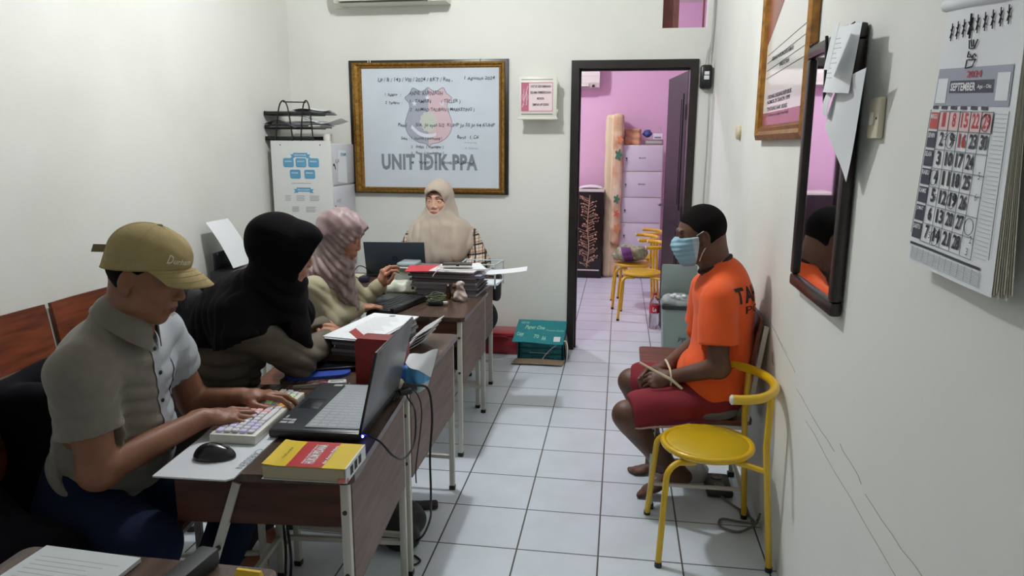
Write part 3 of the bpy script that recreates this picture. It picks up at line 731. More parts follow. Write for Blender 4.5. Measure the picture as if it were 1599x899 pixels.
# calendar
r = thing('wall_calendar', (XW, -1.34, 1.22), 'large September 2024 month calendar on the right wall', 'calendar')
CT, CB_ = 1.712, 1.262
def cal(u, v, o=0.0):      # u 0..1 away->near the camera, v 0 top .. 1 bottom
    yy = -1.244+.017*v-(.268+.069*v)*u; zz = 1.714-.458*v-.024*u*(1-v)-.005*u*v
    xx = XW-.018-.018*max(v, 0)**1.5-.002*math.sin(u*5+v*4)
    return (xx-o, yy, zz)
for k in range(9):
    e_ = .0016*k
    MB().grid(lambda u, v: (cal(u, v)[0]+.001+e_*(.3+v), cal(u, v)[1]-.003*k*v, cal(u, v)[2]+.004*(k % 3)*v), 8, 10, .0005).build('page', PAPER if k == 0 else mat('page_%d' % k, ['#d9d6cc', '#b8b09a', '#cfcabd'][k % 3], .8), r)
MB().tube([cal(-.05, -.015, -.002), cal(.5, -.015, -.002), cal(1.06, -.015, -.002)], .011, 12).build('top_roll', PAPER, r)
def cpoly(u0, u1, v0, v1, o, mb, n=6):
    mb.grid(lambda a, b: cal(u0+(u1-u0)*a, v0+(v1-v0)*b, o), n, max(1, int(n*(v1-v0)/.2)))
def ctext(mb, s_, u0, v1, w_, h_, o=.0011, bold=.0, shear=0):
    """lettering laid on the calendar surface; (u0, v1) lower left; sizes in calendar units"""
    tb = MB(); text_geo(tb, s_, (0, 0, 0), X, Y, w_, h_, bold=bold, shear=shear, th=0)
    n0 = len(mb.v); vs = [cal(u0+p[0], v1-p[1], o) for p in tb.v]; mb.add(vs, tb.f)
a = MB(); cpoly(.03, .93, .225, .345, .0006, a, 8); cpoly(.03, .93, .345, .365, .0008, a, 8); a.build('header_band', mat('grey_blue_band', '#9a9eae', .6), r)
a = MB(); cpoly(.22, .74, .272, .318, .0010, a, 6); cpoly(.02, .88, .915, .925, .001, a, 6)
rows = 7; gv0, gv1 = .385, .900; gh = (gv1-gv0)/rows
for i_ in range(1, rows): cpoly(.02, .135, gv0+gh*i_+.006, gv0+gh*(i_+1)-.004, .0010, a, 2)
for i_ in range(6): cpoly(.03+.12*i_, .10+.12*i_, .366, .378, .001, a, 1)
a.build('navy_panel', mat('navy_print', '#2f3144', .6), r)
a = MB(); cpoly(.02, .135, gv0+.006, gv0+gh-.004, .0010, a, 2); a.build('red_panel', mat('red_print', '#b8453f', .6), r)
a = MB(); cpoly(.145, .78, gv0+.004, gv0+gh-.002, .0008, a, 6); a.build('pink_row', mat('pink_row_print', '#e3c3c4', .6), r)
a = MB()
for i_ in range(rows+1): v = gv0+gh*i_; a.tube([cal(.14, v, .0012), cal(.46, v, .0012), cal(.78, v, .0012)], .0006, 4)
for i_ in range(6): u = .145+.127*i_; a.tube([cal(u, gv0, .0012), cal(u, .65, .0012), cal(u, gv1, .0012)], .0006, 4)
for i_ in range(34): v = .39+.015*i_; a.tube([cal(.80, v, .0012), cal(.93, v, .0012)], .0003, 3)
for u in (.01, .95): a.tube([cal(u, .38+k*.1, .0012) for k in range(6)], .0006, 4)
for i_ in range(9): a.tube([cal(.04, .935+i_*.006, .0012), cal(.90, .935+i_*.006, .0012)], .0003, 3)
for i_ in range(12): a.tube([cal(.06+.075*i_, .93, .0012), cal(.06+.075*i_, .98, .0012)], .0003, 3)
a.build('grid_lines', INKG, r)
blk = MB(); rd = MB()
for i_ in range(30):
    d_ = i_+1; row = i_ % 7; c_ = i_//7
    mb = rd if (row == 0 or d_ == 16) else blk
    ww = .045 if d_ < 10 else .085
    ctext(mb, str(d_), .165+.127*c_+(.02 if d_ < 10 else 0), gv0+gh*(row+1)-.014, ww, gh*.74, .0011, bold=.03)
ctext(rd, '2024', .42, .262, .17, .024, .0016, .02)
rd.build('red_numerals', mat('red_numeral', '#b03038', .6), r)
for i_, s_ in enumerate(('SENIN', 'SELASA', 'RABU', 'KAMIS', 'JUMAT', 'SABTU')): pass
for s_, u, v in (('5', .25, .50), ('6', .37, .50), ('5', .72, .565+.06), ('6', .72, .70), ('2', .74, .86-.01), ('3', .72, .895), ('5', .24, .735), ('5', .245, .885)): ctext(blk, s_, u, v-.005, .022, .026, .0018)
for cu_, cv_ in ((.325, gv0+gh*1.5), (.19, gv0+gh*3.5), (.455, gv0+gh*4.5), (.71, gv0+gh*5.5), (.71, gv0+gh*.5), (.33, gv0+gh*6.6)):
    blk.tube([cal(cu_+.05*math.cos(t), cv_+.030*math.sin(t), .002) for t in np.linspace(0, 6.28, 19)[:-1]], .0006, 4, True)
# hand-drawn scribbles on the blank top
for k in range(9):
    u = .14+.085*k; v = .090-.004*k; q = .033
    if k == 3: q = .045
    for a_ in (0, 60, 120): blk.tube([cal(u+q*.6*math.cos(math.radians(a_+20)), v+q*math.sin(math.radians(a_+20)), .0018), cal(u-q*.6*math.cos(math.radians(a_+20)), v-q*math.sin(math.radians(a_+20)), .0018)], .0009 if k != 3 else .0016, 4)
for pts in ([(.40, .10), (.41, .13), (.47, .13), (.50, .10)], [(.41, .14), (.40, .16), (.46, .16), (.48, .15), (.50, .16)], [(.40, .17), (.39, .20), (.47, .195), (.50, .17), (.41, .17)], [(.42, .10), (.44, .125)], [(.45, .10), (.46, .125)], [(.42, .15), (.47, .17)]):
    blk.tube([cal(u, v+.028, .0014) for u, v in pts], .0011, 4)
blk.build('black_numerals', INK, r)
wt = MB(); ctext(wt, 'SEPTEMBER', .24, .310, .30, .030, .0018, .03); ctext(wt, 'Agu - Okt', .56, .306, .16, .018, .0018, .02)
for i_, s_ in enumerate(('MINGGU', 'SENIN', 'SELASA', 'RABU', 'KAMIS', 'JUMAT', 'SABTU')):
    ctext(wt, s_, .032, gv0+gh*(i_+.42), .09, gh*.26, .0018, .02)
cpoly(.05, .19, .262, .355, .0012, wt, 3); cpoly(.77, .91, .250, .345, .0012, wt, 3)
wt.build('white_lettering', PAPER, r)
# ------------------------------------------------------------------ filing cabinet, board, letter trays (left back corner)
def locker(r, x0, x1, y0, y1, z1, n, names, keys=True):
    zb = .06; h_ = (z1-zb)/n
    MB().rbox(x0, x1, y0+.012, y1, zb-.03, z1, .004).build('body', WHP, r)
    for k in range(n):
        z = z1-h_*(k+1)
        dd = MB().rbox(x0+.008, x1-.008, y0, y0+.013, z+.005, z+h_-.005, .003).build('door', mat('locker_white', '#d6d6dc', .45) if 'LKW' not in globals() else LKW, r)
        kb = MB(); kb.lathe([(.008, 0), (.008, .006), (.003, .008)], (0, 0, 0), 12, Matrix.Translation((x0+.05, y0, z+h_*.5)) @ Matrix.Rotation(math.pi/2, 4, 'X'))
        kb.tube([(x0+.05, y0-.008, z+h_*.5), (x0+.052, y0-.014, z+h_*.5-.03)], .003, 6); kb.build('lock', BLKM, dd)
        if names[k]:
            t = MB(); text_geo(t, names[k], (x0+(x1-x0)*.42, y0-.0006, z+h_*.5-.006), X, Z, .075, .017, bold=.02); t.build('lettering', INK, dd)
    for xx in (x0+.03, x1-.03):
        for yy in (y0+.04, y1-.04): MB().lathe([(.012, 0), (.014, .03)], (xx, yy, 0), 10).build('foot', BLKP, r)
LKW = mat('locker_white', '#d3d3da', .45)
r = thing('filing_locker', (-1.492, 2.168, 0), 'tall white locker in the left back corner behind the display board', 'cabinet')
locker(r, -1.7145, -1.2695, 1.963, 2.373, 1.475, 5, [None, None, None, None, None])
t = MB().prism([(0, 0), (.17, -.015), (.16, .21), (.01, .22)], (-1.60, 1.961, 1.215), X, Z, .001); t.build('taped_sheet', PAPER, r)
t = MB(); text_geo(t, 'FORM', (-1.54, 1.958, 1.39), X, Z, .09, .022, bold=.02); t.build('lettering', CYAN, r)
for zz in (1.36, 1.09): MB().rbox(-1.63, -1.57, 1.958, 1.963, zz-.01, zz+.012, .002).build('label', PAPG, r)
r.rotation_euler = (0, 0, math.pi/2)
# board
r = thing('display_board', (-1.482, 1.93, .80), 'white poster board with blue badges leaning against the locker', 'board')
MB().box(-1.694, -1.270, 1.922, 1.934, .80, 1.492).build('panel', mat('poster_white', '#dcdedc', .5), r)
yv = 1.9215
b = MB()
def ribbon(x, z, w_):
    b = MB(); b.prism([(0, 0), (w_, 0), (w_, .028), (0, .028)], (x-w_/2, yv, z), X, Z, .0005)
    for s in (-1, 1): b.prism([(0, 0), (.03, .0), (.018, .012), (.03, .026), (0, .026)] if s > 0 else [(0, 0), (-.03, 0), (-.018, .012), (-.03, .026), (0, .026)], (x+s*(w_/2-.008), yv, z-.008), X, Z, .0004)
    b.build('blue_ribbon', CYAN, r)
ribbon(-1.487, 1.385, .10); ribbon(-1.475, 1.155, .10)
for xx, zz in ((-1.612, 1.318), (-1.523, 1.318), (-1.434, 1.318), (-1.567, 1.242), (-1.465, 1.242)): MB().prism(rr_poly(.076, .060, .012), (xx, yv, zz), X, Z, .0005).build('blue_badge', CYAN, r)
b = MB()
for s_, x, z, w_ in (('MEKANISME', -1.53, 1.394, .085), ('PELAYANAN', -1.518, 1.163, .085), ('LAPORAN', -1.60, 1.352, .05), ('PIKET', -1.51, 1.352, .05), ('PERIKSA', -1.422, 1.352, .05), ('SIDIK', -1.555, 1.276, .05), ('BERKAS', -1.453, 1.276, .05)):
    text_geo(b, s_, (x, yv-.0006, z), X, Z, w_, .009, bold=.02)
b.build('white_lettering', PAPER, r)
b = MB()
for cxx, zz, ww in ((-1.59, 1.125, .04), (-1.50, 1.125, .06), (-1.40, 1.125, .07), (-1.54, 1.05, .05), (-1.43, 1.05, .07), (-1.49, 1.21, .14)):
    for k in range(4 if zz != 1.21 else 1): b.box(cxx-ww/2, cxx+ww/2*(1-.2*(k % 2)), yv-.0004, yv, zz-k*.010, zz+.003-k*.010)
b.build('small_print', INKG, r)
for xx in (-1.625, -1.345): MB().lathe([(.004, 0), (.004, .002)], (0, 0, 0), 8, Matrix.Translation((xx, 1.9215, 1.465)) @ Matrix.Rotation(math.pi/2, 4, 'X')).build('screw', BLKM, r)
# letter tray
r = thing('letter_tray', (-1.56, 2.12, 1.475), 'black wire letter tray with loose papers on top of the white locker', 'tray')
tx0, tx1, ty0, ty1 = -1.742, -1.415, 1.95, 2.20
for zz in (1.50, 1.575, 1.665):
    m_ = MB(); m_.box(tx0+.004, tx1, ty0, ty1, zz-.004, zz)
    m_.box(tx0, tx0+.004, ty0, ty1, zz-.004, zz+.022); m_.box(tx0, tx1, ty1-.003, ty1, zz-.004, zz+.022); m_.box(tx0, tx1, ty0, ty0+.003, zz-.004, zz+.020)
    m_.build('tray_shelf', BLKM, r)
for xx, w_ in ((-1.60, .07), (-1.44, .05)):
    MB().tube(spline([(xx-w_, ty0-.004, 1.48), (xx-w_*.55, ty0-.004, 1.68), (xx-w_*.2, ty0-.003, 1.745), (xx+w_*.2, ty0-.003, 1.745), (xx+w_*.5, ty0-.004, 1.68), (xx+w_*.8, ty0-.004, 1.48)], 4), .005, 8).build('wire_post', BLKM, r)
MB().tube([(-1.60, ty0-.003, 1.745), (-1.44, ty0-.003, 1.742)], .004, 8).build('handle', BLKM, r)
DK0 = mat('dark_grey_paper', '#6a6769', .7)
def paper_pile(name, x0, x1, y0, y1, z0, n, m, label, group=None, seed=0, th=.002, jit=.012, cat='paper'):
    rg = random.Random(seed)
    r = thing(name, ((x0+x1)/2, (y0+y1)/2, z0), label, cat, 0, group)
    z = z0
    for k in range(n):
        a = rg.uniform(-jit*3, jit*3); cx_, cy_ = (x0+x1)/2+rg.uniform(-jit, jit), (y0+y1)/2+rg.uniform(-jit, jit)
        M = Matrix.Translation((cx_, cy_, z)) @ Matrix.Rotation(a, 4, 'Z')
        MB().rbox(-(x1-x0)/2, (x1-x0)/2, -(y1-y0)/2, (y1-y0)/2, 0, th, .0006, M, 1).build('sheet', m[k % len(m)], r); z += th
    return r, z
paper_pile('paper_stack', -1.71, -1.36, 1.965, 2.18, 1.5765, 9, [PAPG, DK0, PAPER], 'loose papers on the middle shelf of the letter tray', seed=3, th=.005, jit=.02)
paper_pile('paper_stack', -1.66, -1.34, 1.97, 2.18, 1.6665, 5, [DK0, PAPG, PAPER], 'loose papers sticking out of the top letter tray', seed=5, th=.004, jit=.025)
r = thing('tape_roll_holder', (-1.355, 2.0, 1.475), 'small white cup standing on the locker by the letter tray', 'cup')
MB().lathe([(.022, 0), (.026, .06), (.024, .062), (.020, .004), (.001, .004)], (-1.335, 2.02, 1.476), 16).build('cup', WHP, r)

sheet_thing('loose_sheet', lambda u, v: (-1.56+.26*u, 1.945+.20*v, 1.688+.012*math.sin(u*5)+.010*u+.008*math.sin(v*6)), 8, 5, 'curled sheet sticking out right of the top letter tray', 'paper')
sheet_thing('loose_sheet', lambda u, v: (-1.52+.30*u, 1.94+.20*v, 1.628+.018*math.sin(u*6+1)-.008*u+.008*math.sin(v*5)), 8, 5, 'wavy sheet reaching furthest right from the middle letter tray', 'paper')
sheet_thing('loose_sheet', lambda u, v: (-1.735+.22*u, 1.925+.20*v, 1.600+.030*math.sin(u*4)*(1-v)+.01*v), 8, 5, 'crumpled sheet at the left end of the middle letter tray', 'paper', DK0)
# ------------------------------------------------------------------ printer with paper, left wall
r = thing('printer_table', (-1.50, 1.22, 0), 'low white table against the left wall under the printer', 'table')
MB().rbox(-1.72, -1.28, 1.0, 1.46, .52, .545, .006).build('table_top', WHP, r)
for xx in (-1.70, -1.32):
    for yy in (1.02, 1.42): MB().rbox(xx, xx+.025, yy, yy+.025, 0, .519, .004).build('leg', WHM, r)
r = thing('printer', (-1.50, 1.22, .545), 'black printer by the left wall behind the person in black', 'printer')
MB().rbox(-1.67, -1.33, 1.03, 1.42, .546, .76, .02).build('casing', BLKP, r)
MB().rbox(-1.655, -1.640, 1.06, 1.36, .755, .86, .006).build('paper_support', BLKP, r)
tag(MB().grid(lambda u, v: (-1.545-.13*v-.02*v*v, 1.085+.24*u, .77+.30*v-.04*v*v), 4, 8, .001).build('printer_paper', PAPER), 'white sheet standing in the printer feeder', 'paper')

# ------------------------------------------------------------------ paper cartons by the door, red crate
r = thing('paper_carton', (.125, 2.22, 0), 'teal copy-paper carton with an open lid beside the doorway', 'box')
MB().box(-.035, .285, 2.075, 2.335, 0.0, .004).box(-.035, .285, 2.331, 2.335, .004, .19).box(-.035, -.031, 2.075, 2.331, .004, .15).box(.281, .285, 2.10, 2.331, .004, .15).build('carton', TEAL, r)
Ml = Matrix.Translation((0, 0, 0))
def lidp(u, v): return (-.062+.350*u, 2.005+.345*v-.01*u, .150+.075*v+.004*math.sin(u*6)*(1-v))
MB().grid(lidp, 8, 6, .005).build('lid', TEAL, r)
MB().grid(lambda u, v: (-.045+.345*u-.015*(1-v), 1.955+.12*v, .012+.004*math.sin(u*3)), 6, 2, .004).build('flap', CARD, r)
MB().grid(lambda u, v: (.288+.022*v*(1+.3*math.sin(u*5)), 2.10+.20*u, .01+.13*(1-v)*1.0), 6, 3, .004).build('side_flap', CARD, r)
t = MB()
def ltext(s_, u0, v0, w_, h_, **k):
    tb = MB(); text_geo(tb, s_, (0, 0, 0), X, Y, w_, h_, th=0, **k); t.add([tuple(Vector(lidp(u0+p[0], v0+p[1]))+Vector((0, -.0003, .0012))) for p in tb.v], tb.f)
ltext('KERTAS', .08, .80, .16, .10, bold=.01); ltext('Paper One', .18, .52, .40, .22, shear=.3, bold=.02); ltext('Copy', .05, .22, .14, .20, bold=.03); ltext('70', .40, .18, .10, .16, bold=.01); ltext('A4', .56, .12, .08, .18, bold=.02)
ltext('Premium Quality', .62, .50, .36, .10, shear=.2)
t.build('lettering', mat('pale_teal_print', '#a9d6c4', .5), r)
t = MB().grid(lambda a, b: tuple(Vector(lidp(.80+.13*a, .10+.20*b))+Vector((0, -.0003, .0012))), 2, 2); t.build('white_label', PAPER, r)
for k in range(3):
    z = .006+.040*k; y0 = 2.085+.006*k
    q = thing('paper_ream', (.12, 2.2, z), ['lowest teal-wrapped ream inside the open carton', 'middle teal-wrapped ream inside the open carton', 'topmost teal-wrapped ream inside the open carton'][k], 'paper ream', 0, 'reams in the carton')
    MB().rbox(-.022, .272, y0, y0+.215, z, z+.038, .004).build('wrapper', TEALD, q)
    t = MB(); text_geo(t, 'Copy', (.0, y0-.0006, z+.008), X, Z, .06, .022, bold=.02); text_geo(t, '70  A4', (.19, y0-.0006, z+.010), X, Z, .05, .015); t.build('lettering', mat('teal_print', '#3fa0a0', .5), q)
tag(MB().tube(spline([(.14, 2.07, .012), (.17, 2.06, .06), (.21, 2.065, .10), (.235, 2.08, .115)], 5), .003, 6).tube(spline([(.05, 2.068, .060), (.12, 2.062, .062), (.19, 2.066, .058)], 4), .002, 6).build('strapping_band', PAPER), 'white plastic strap loose over the teal reams', 'strap')
tag(MB().tube(spline([(.280, 2.06, .15), (.305, 2.05, .155), (.315, 2.06, .10), (.310, 2.07, .01)], 5), .004, 6).build('strapping_band', PAPER), 'white strap loop at the right corner of the teal carton', 'strap')
r = thing('red_crate', (-.20, 2.28, 0), 'dark red plastic case on the floor left of the teal carton', 'case')
MB().rbox(-.33, -.045, 2.19, 2.385, 0, .135, .012).build('body', mat('red_plastic', '#8f1524', .3, coat=.3), r)
MB().rbox(-.335, -.042, 2.185, 2.388, .136, .158, .006).build('lid', mat('red_plastic_lid', '#9a1b29', .3, coat=.3), r)
MB().tube(spline([(-.26, 2.185, .115), (-.24, 2.175, .135), (-.14, 2.175, .135), (-.12, 2.185, .115)], 4), .006, 8).build('handle', mat('red_plastic_c', '#7a1220', .4), r)

# ------------------------------------------------------------------ bin and bottle near the door
r = thing('trash_bin', (1.11, 2.0, 0), 'grey pedal bin with its lid up beyond the person in orange', 'bin')
bx_, by_ = 1.062, 2.20
def trap(z0, z1, w0, w1, d0, d1, r_=.02):
    n0 = []
    for z, w_, d_ in ((z0, w0, d0), (z1, w1, d1)): n0 += [(bx_-w_/2+a, by_-d_/2+b, z) for a, b in rr_poly(w_, d_, r_)]
    k = len(n0)//2; return n0, [tuple(range(k))[::-1], tuple(range(k, 2*k))]+[(i, (i+1) % k, k+(i+1) % k, k+i) for i in range(k)]
vs, fs = trap(0, .40, .20, .235, .20, .26); MB().add(vs, fs).build('bin_body', mat('bin_grey', '#7d8b86', .5, var=.06), r)
vs, fs = trap(.40, .425, .25, .25, .275, .275, .03); MB().add(vs, fs).build('rim', mat('bin_dark', '#262b2e', .4), r)
MB().rbox(bx_-.12, bx_+.12, by_+.115, by_+.135, .43, .665, .015).build('lid', mat('bin_lid_grey', '#7e8a86', .5), r)
t = MB(); text_geo(t, 'PPA', (bx_-.01, by_-.129, .18), X, Z, .08, .03, bold=.01, shear=.2); t.build('lettering', INK, r)
MB().rbox(bx_-.05, bx_+.05, by_-.15, by_-.10, .005, .03, .005).build('pedal', BLKP, r)
ops = Ops()
ops.u(ell((bx_, by_, .43), (.10, .115, .055)), .02).u(ell((bx_-.08, by_-.06, .44), (.05, .05, .05)), .02); ops.disp(wob(.007, 60, 3))
V, Q = surface(ops, .008); tag(mesh_np('trash_bag', V, Q, mat('cloudy_bag', '#c3caca', .3, alpha=.6, var=.2, vscale=30)), 'thin clear bag with rubbish bulging from the grey bin', 'bag')
for k, (a, b_) in enumerate(((-.06, -.08), (-.02, -.10), (.02, -.07), (-.04, -.05))):
    tag(MB().ball((bx_+a, by_+b_-.01, .485), (.016, .015, .012), 10).build('crumpled_tissue', PAPER), ['leftmost white tissue ball on the rubbish in the grey bin', 'white tissue ball at the front of the bin rubbish', 'rightmost white tissue ball on the bin rubbish', 'white tissue ball in the middle of the bin rubbish'][k], 'tissue', 'crumpled tissues in the bin')
r = thing('water_bottle', (.945, 3.13, 0), 'clear plastic bottle with a red label standing in the doorway', 'bottle')
B_ = (.945, 3.13, 0)
MB().lathe([(.036, 0), (.040, .006), (.041, .09), (.038, .11), (.041, .13), (.041, .205), (.036, .225), (.018, .262), (.0135, .27), (.0135, .285)], B_, 28).build('bottle_body', CLEAR, r)
MB().lathe([(.0415, .135), (.0418, .138), (.0418, .198), (.0415, .20)], B_, 28).build('label', mat('red_label', '#c02436', .4), r)
MB().lathe([(.0155, .278), (.0158, .28), (.0158, .298), (.014, .301)], B_, 20).build('cap', mat('red_cap', '#b8323e', .4), r)
t = MB()
tb = MB(); text_geo(tb, 'Le', (0, 0, 0), X, Y, .03, .035, bold=.03, th=0); t.add([(B_[0]+.0425*math.sin(p[0]/.042-.35), B_[1]-.0425*math.cos(p[0]/.042-.35), .150+p[1]) for p in tb.v], tb.f); t.build('lettering', PAPER, r)

# ------------------------------------------------------------------ pink room
r = thing('filing_locker', (.85, 5.6, 0), 'tall white locker with name labels in the pink room', 'cabinet')
locker(r, .645, 1.09, 5.40, 5.80, 1.475, 5, ['ROY', 'RIDHAN', None, 'SATRIA', None])
r = thing('paper_bag', (.75, 5.55, 1.475), 'crumpled brown paper bag on top of the pink room locker', 'bag')
ops = Ops(); ops.u(bx((.755, 5.55, 1.56), (.085, .08, .085), frame(85, 0, 0), .015), .01); ops.disp(wob(.006, 40, 5)); ops.isect(fn(lambda P: 1.477-P[:, 2], (0, 0, 0), (1, 1, 1)))
V, Q = surface(ops, .008); mesh_np('bag_body', V, Q, mat('kraft_paper', '#c89a74', .8, var=.1), r)
ops = Ops(); ops.u(ell((.915, 5.54, 1.60), (.05, .05, .04)), .01); ops.disp(wob(.005, 60, 2)); V, Q = surface(ops, .006)
tag(mesh_np('blue_bundle', V, Q, mat('blue_cloth', '#3b4f8d', .7)), 'small blue bundle on top of the pink room locker', 'bundle')
r = thing('carton', (.97, 5.55, 1.475), 'grey flat box on the pink room locker under the blue bundle', 'box'); MB().rbox(.885, 1.085, 5.45, 5.65, 1.477, 1.535, .004).build('box_body', mat('taupe_card', '#8a8078', .7), r)
MB().box(.90, 1.07, 5.449, 5.4505, 1.495, 1.52).build('label', PAPG, r)
r = thing('carton', (1.02, 5.55, 1.535), 'small white and grey carton beside the blue bundle in the pink room', 'box'); MB().rbox(.975, 1.075, 5.48, 5.60, 1.5365, 1.60, .003).build('box_body', PAPER, r); MB().box(.99, 1.06, 5.479, 5.4805, 1.55, 1.565).build('printed_band', INKG, r)
tag(MB().tube(spline([(1.02, 5.5, 1.60), (1.03, 5.5, 1.66), (1.05, 5.5, 1.665), (1.06, 5.5, 1.62)], 4), .004, 6).build('cable_loop', PAPG), 'thin grey cable loop standing on the small white carton', 'cable')
r = thing('black_cabinet', (.10, 5.6, 0), 'low black cabinet with a branch pattern in the pink room', 'cabinet')
MB().rbox(-.45, .455, 5.33, 5.75, .0, .965, .006).build('body', mat('black_gloss', '#171211', .25), r)
MB().rbox(-.46, .465, 5.32, 5.76, .966, .995, .004).build('top', WHP, r)
MB().box(-.44, .43, 5.322, 5.329, .085, .10).build('trim', WHM, r)
rg = random.Random(8); t = MB()
for q in range(3):
    for k in range(26):
        z = .14+.78*k/26+rg.uniform(-.01, .01); sx = .30+rg.uniform(-.02, .02)+(-.0 if q else 0); ln = rg.uniform(.03, .10)*(1 if rg.random() < .5 else -1)
        t.tube([(sx, 5.3285, z), (sx+ln*.6, 5.3285, z+.02), (sx+ln, 5.3285, z+rg.uniform(.02, .05))], .0022, 4)
        t.lathe([(.011*rg.uniform(.5, 1), 0), (.002, .0015)], (0, 0, 0), 6, Matrix.Translation((sx+ln, 5.3285, z+.03)) @ Matrix.Rotation(math.pi/2, 4, 'X'))
t.tube(spline([(.29, 5.3285, .12), (.31, 5.3285, .35), (.29, 5.3285, .6), (.31, 5.3285, .93)], 5), .005, 5)
t.build('branch_pattern', mat('bronze_print', '#b58f74', .5), r)
sheet_thing('loose_sheet', lambda u, v: (.19+.24*u, 5.36+.28*v, 1.0+.02*math.sin(u*3)+.018*math.sin(v*3)), 8, 4, 'curled paper sheets on top of the black cabinet', 'paper')
r = thing('rolled_mattress', (.56, 5.6, 0), 'cream floral mattress standing upright against the pink wall', 'mattress')
ops = Ops(); ops.u(bx((.555, 5.62, .90), (.095, .20, .90), None, .04), .01); ops.u(bx((.60, 5.58, 1.10), (.055, .24, .71), None, .04), .02); ops.disp(wob(.004, 18, 1))
V, Q = surface(ops, .012, lo=(0, 0, .0))
FLO = mat('floral_fabric', '#dccfae', .9, col2='#b98a62', vscale=7); mesh_np('mattress_body', V, Q, [mat('cream_fabric', '#d9cfa9', .9), FLO], r, lambda P: (P[:, 0] > .545).astype(int))
t = MB(); rg = random.Random(2)
for k in range(9):
    z = .25+.16*k; x = .565+rg.uniform(0, .06); R_ = rg.uniform(.018, .034)
    t.cur = k % 3
    t.prism([(R_*(1+.35*math.cos(5*a))*math.cos(a), R_*1.5*(1+.35*math.cos(5*a))*math.sin(a)) for a in np.linspace(0, 6.28, 31)[:-1]], (x, 5.328 if z > .45 and x > .6 else 5.405, z), X, Z, .002)
t.build('printed_flowers', [mat('coral_print', '#c2604a', .8), mat('green_print', '#3f7a5c', .8), mat('orange_print', '#cf8a58', .8)], r)
r = thing('cloth_bundle', (.75, 3.93, .42), 'green and purple patterned cloth bundle on a yellow chair seat', 'bundle')
ops = Ops(); ops.u(ell((.76, 3.965, .50), (.155, .13, .075)), .03).u(ell((.66, 3.965, .47), (.08, .07, .04)), .04).u(cone((.63, 3.92, .47), (.58, 3.92, .48), .02, .014), .02); ops.disp(wob(.006, 35, 4)); ops.isect(fn(lambda P: .416-P[:, 2], (0, 0, 0), (1, 1, 1)))
V, Q = surface(ops, .007); mesh_np('bundle_body', V, Q, [mat('green_batik', '#5f7a52', .85, col2='#b9b79a', vscale=28), mat('purple_batik', '#6a3f78', .85, var=.2, vscale=20)], r, lambda P: ((np.abs(P[:, 0]-.72+.3*(P[:, 2]-.5)) < .045) & (P[:, 2] < .56)).astype(int))
# ------------------------------------------------------------------ on the nearest desk (laptop desk)
dk = [o for o in COL.objects if o.name.startswith('desk') and o.parent is None and 'laptop, keyboard' in o.get('label', '')][0]
dk.location.x -= .022; dk.rotation_euler = (0, 0, math.radians(4.5))
T0 = ZT+.0006
def place(cx_, cy_, z, deg): return Matrix.Translation((cx_, cy_, z)) @ Matrix.Rotation(math.radians(deg), 4, 'Z')
def flat_text(mb, s_, M, x, y, w_, h_, z=.0, flip=False, **k):
    R3 = M.to_3x3(); text_geo(mb, s_, M @ Vector((x, y, z)), R3 @ X, R3 @ Y, w_, h_, **k)
# desk mat
r = thing('mouse_pad', (-.36, -1.13, T0), 'white mouse pad under the black mouse at the desk corner', 'mouse pad')
q = MB(); cn = [(-.445, -1.258), (-.262, -1.252), (-.248, -1.236), (-.262, -.95), (-.465, -.975)]
q.prism(cn, (0, 0, T0), X, Y, .004); q.build('pad', mat('pale_pad', '#d7dbe0', .6), r)
t = MB(); text_geo(t, 'CARISEN', (-.272, -1.075, T0+.0042), -Y, X, .115, .019, bold=.0); t.build('lettering', INKG, r)
# mouse
r = thing('computer_mouse', (-.352, -1.145, T0+.0045), 'black wireless mouse on the white pad', 'mouse')
M = place(-.352, -1.140, T0+.0045, 8); ops = Ops(); R_ = np.array(M.to_3x3())
ops.u(ell((0, 0, 0), (.052, .031, .034)), .01).u(ell((-.012, 0, .0), (.042, .031, .038)), .01).isect(fn(lambda P: .001-P[:, 2], (0, 0, 0), (1, 1, 1)), .003)
L_ = Ops().u(local(ops, M.translation[:], R_), .002); V, Q = surface(L_, .0022); mesh_np('mouse_body', V, Q, mat('mouse_black', '#101015', .22), r)
MB().tube([M @ Vector((.018, 0, .030)), M @ Vector((.036, 0, .026))], .0045, 8).build('scroll_wheel', DGR, r)
MB().tube([M @ Vector((-.005, 0, .0352)), M @ Vector((.016, 0, .0322))], .0008, 4).build('seam', BLKM, r)
# keyboard
r = thing('mechanical_keyboard', (-.365, -.89, T0), 'white keyboard with glowing coloured keys under the typing hands', 'keyboard')
M = place(-.362, -.885, T0+.004, 93)     # local x along the rows (towards +y), local y towards the typist (-x)
w_, d_ = .345, .128
vs = [M @ Vector((sx*w_/2, sy*d_/2, z)) for z in (0, 1) for sx, sy in ((-1, -1), (1, -1), (1, 1), (-1, 1))]
q = MB(); q.rbox(-w_/2, w_/2, -d_/2, d_/2, 0, .026, .004, M); q.build('case', WHP, r)
keyc = [mat('key_white', '#dfe0e4', .5), mat('key_lilac', '#cdc8dc', .5, emit='#b0a0f0', estr=.12), mat('key_pink', '#dcb9bd', .5, emit='#f08a80', estr=.15), mat('key_orange', '#e3cba0', .5, emit='#ffb04a', estr=.35), mat('key_green', '#b9d8b0', .5, emit='#9fe0a0', estr=.15)]
q = MB(); rg = random.Random(1)
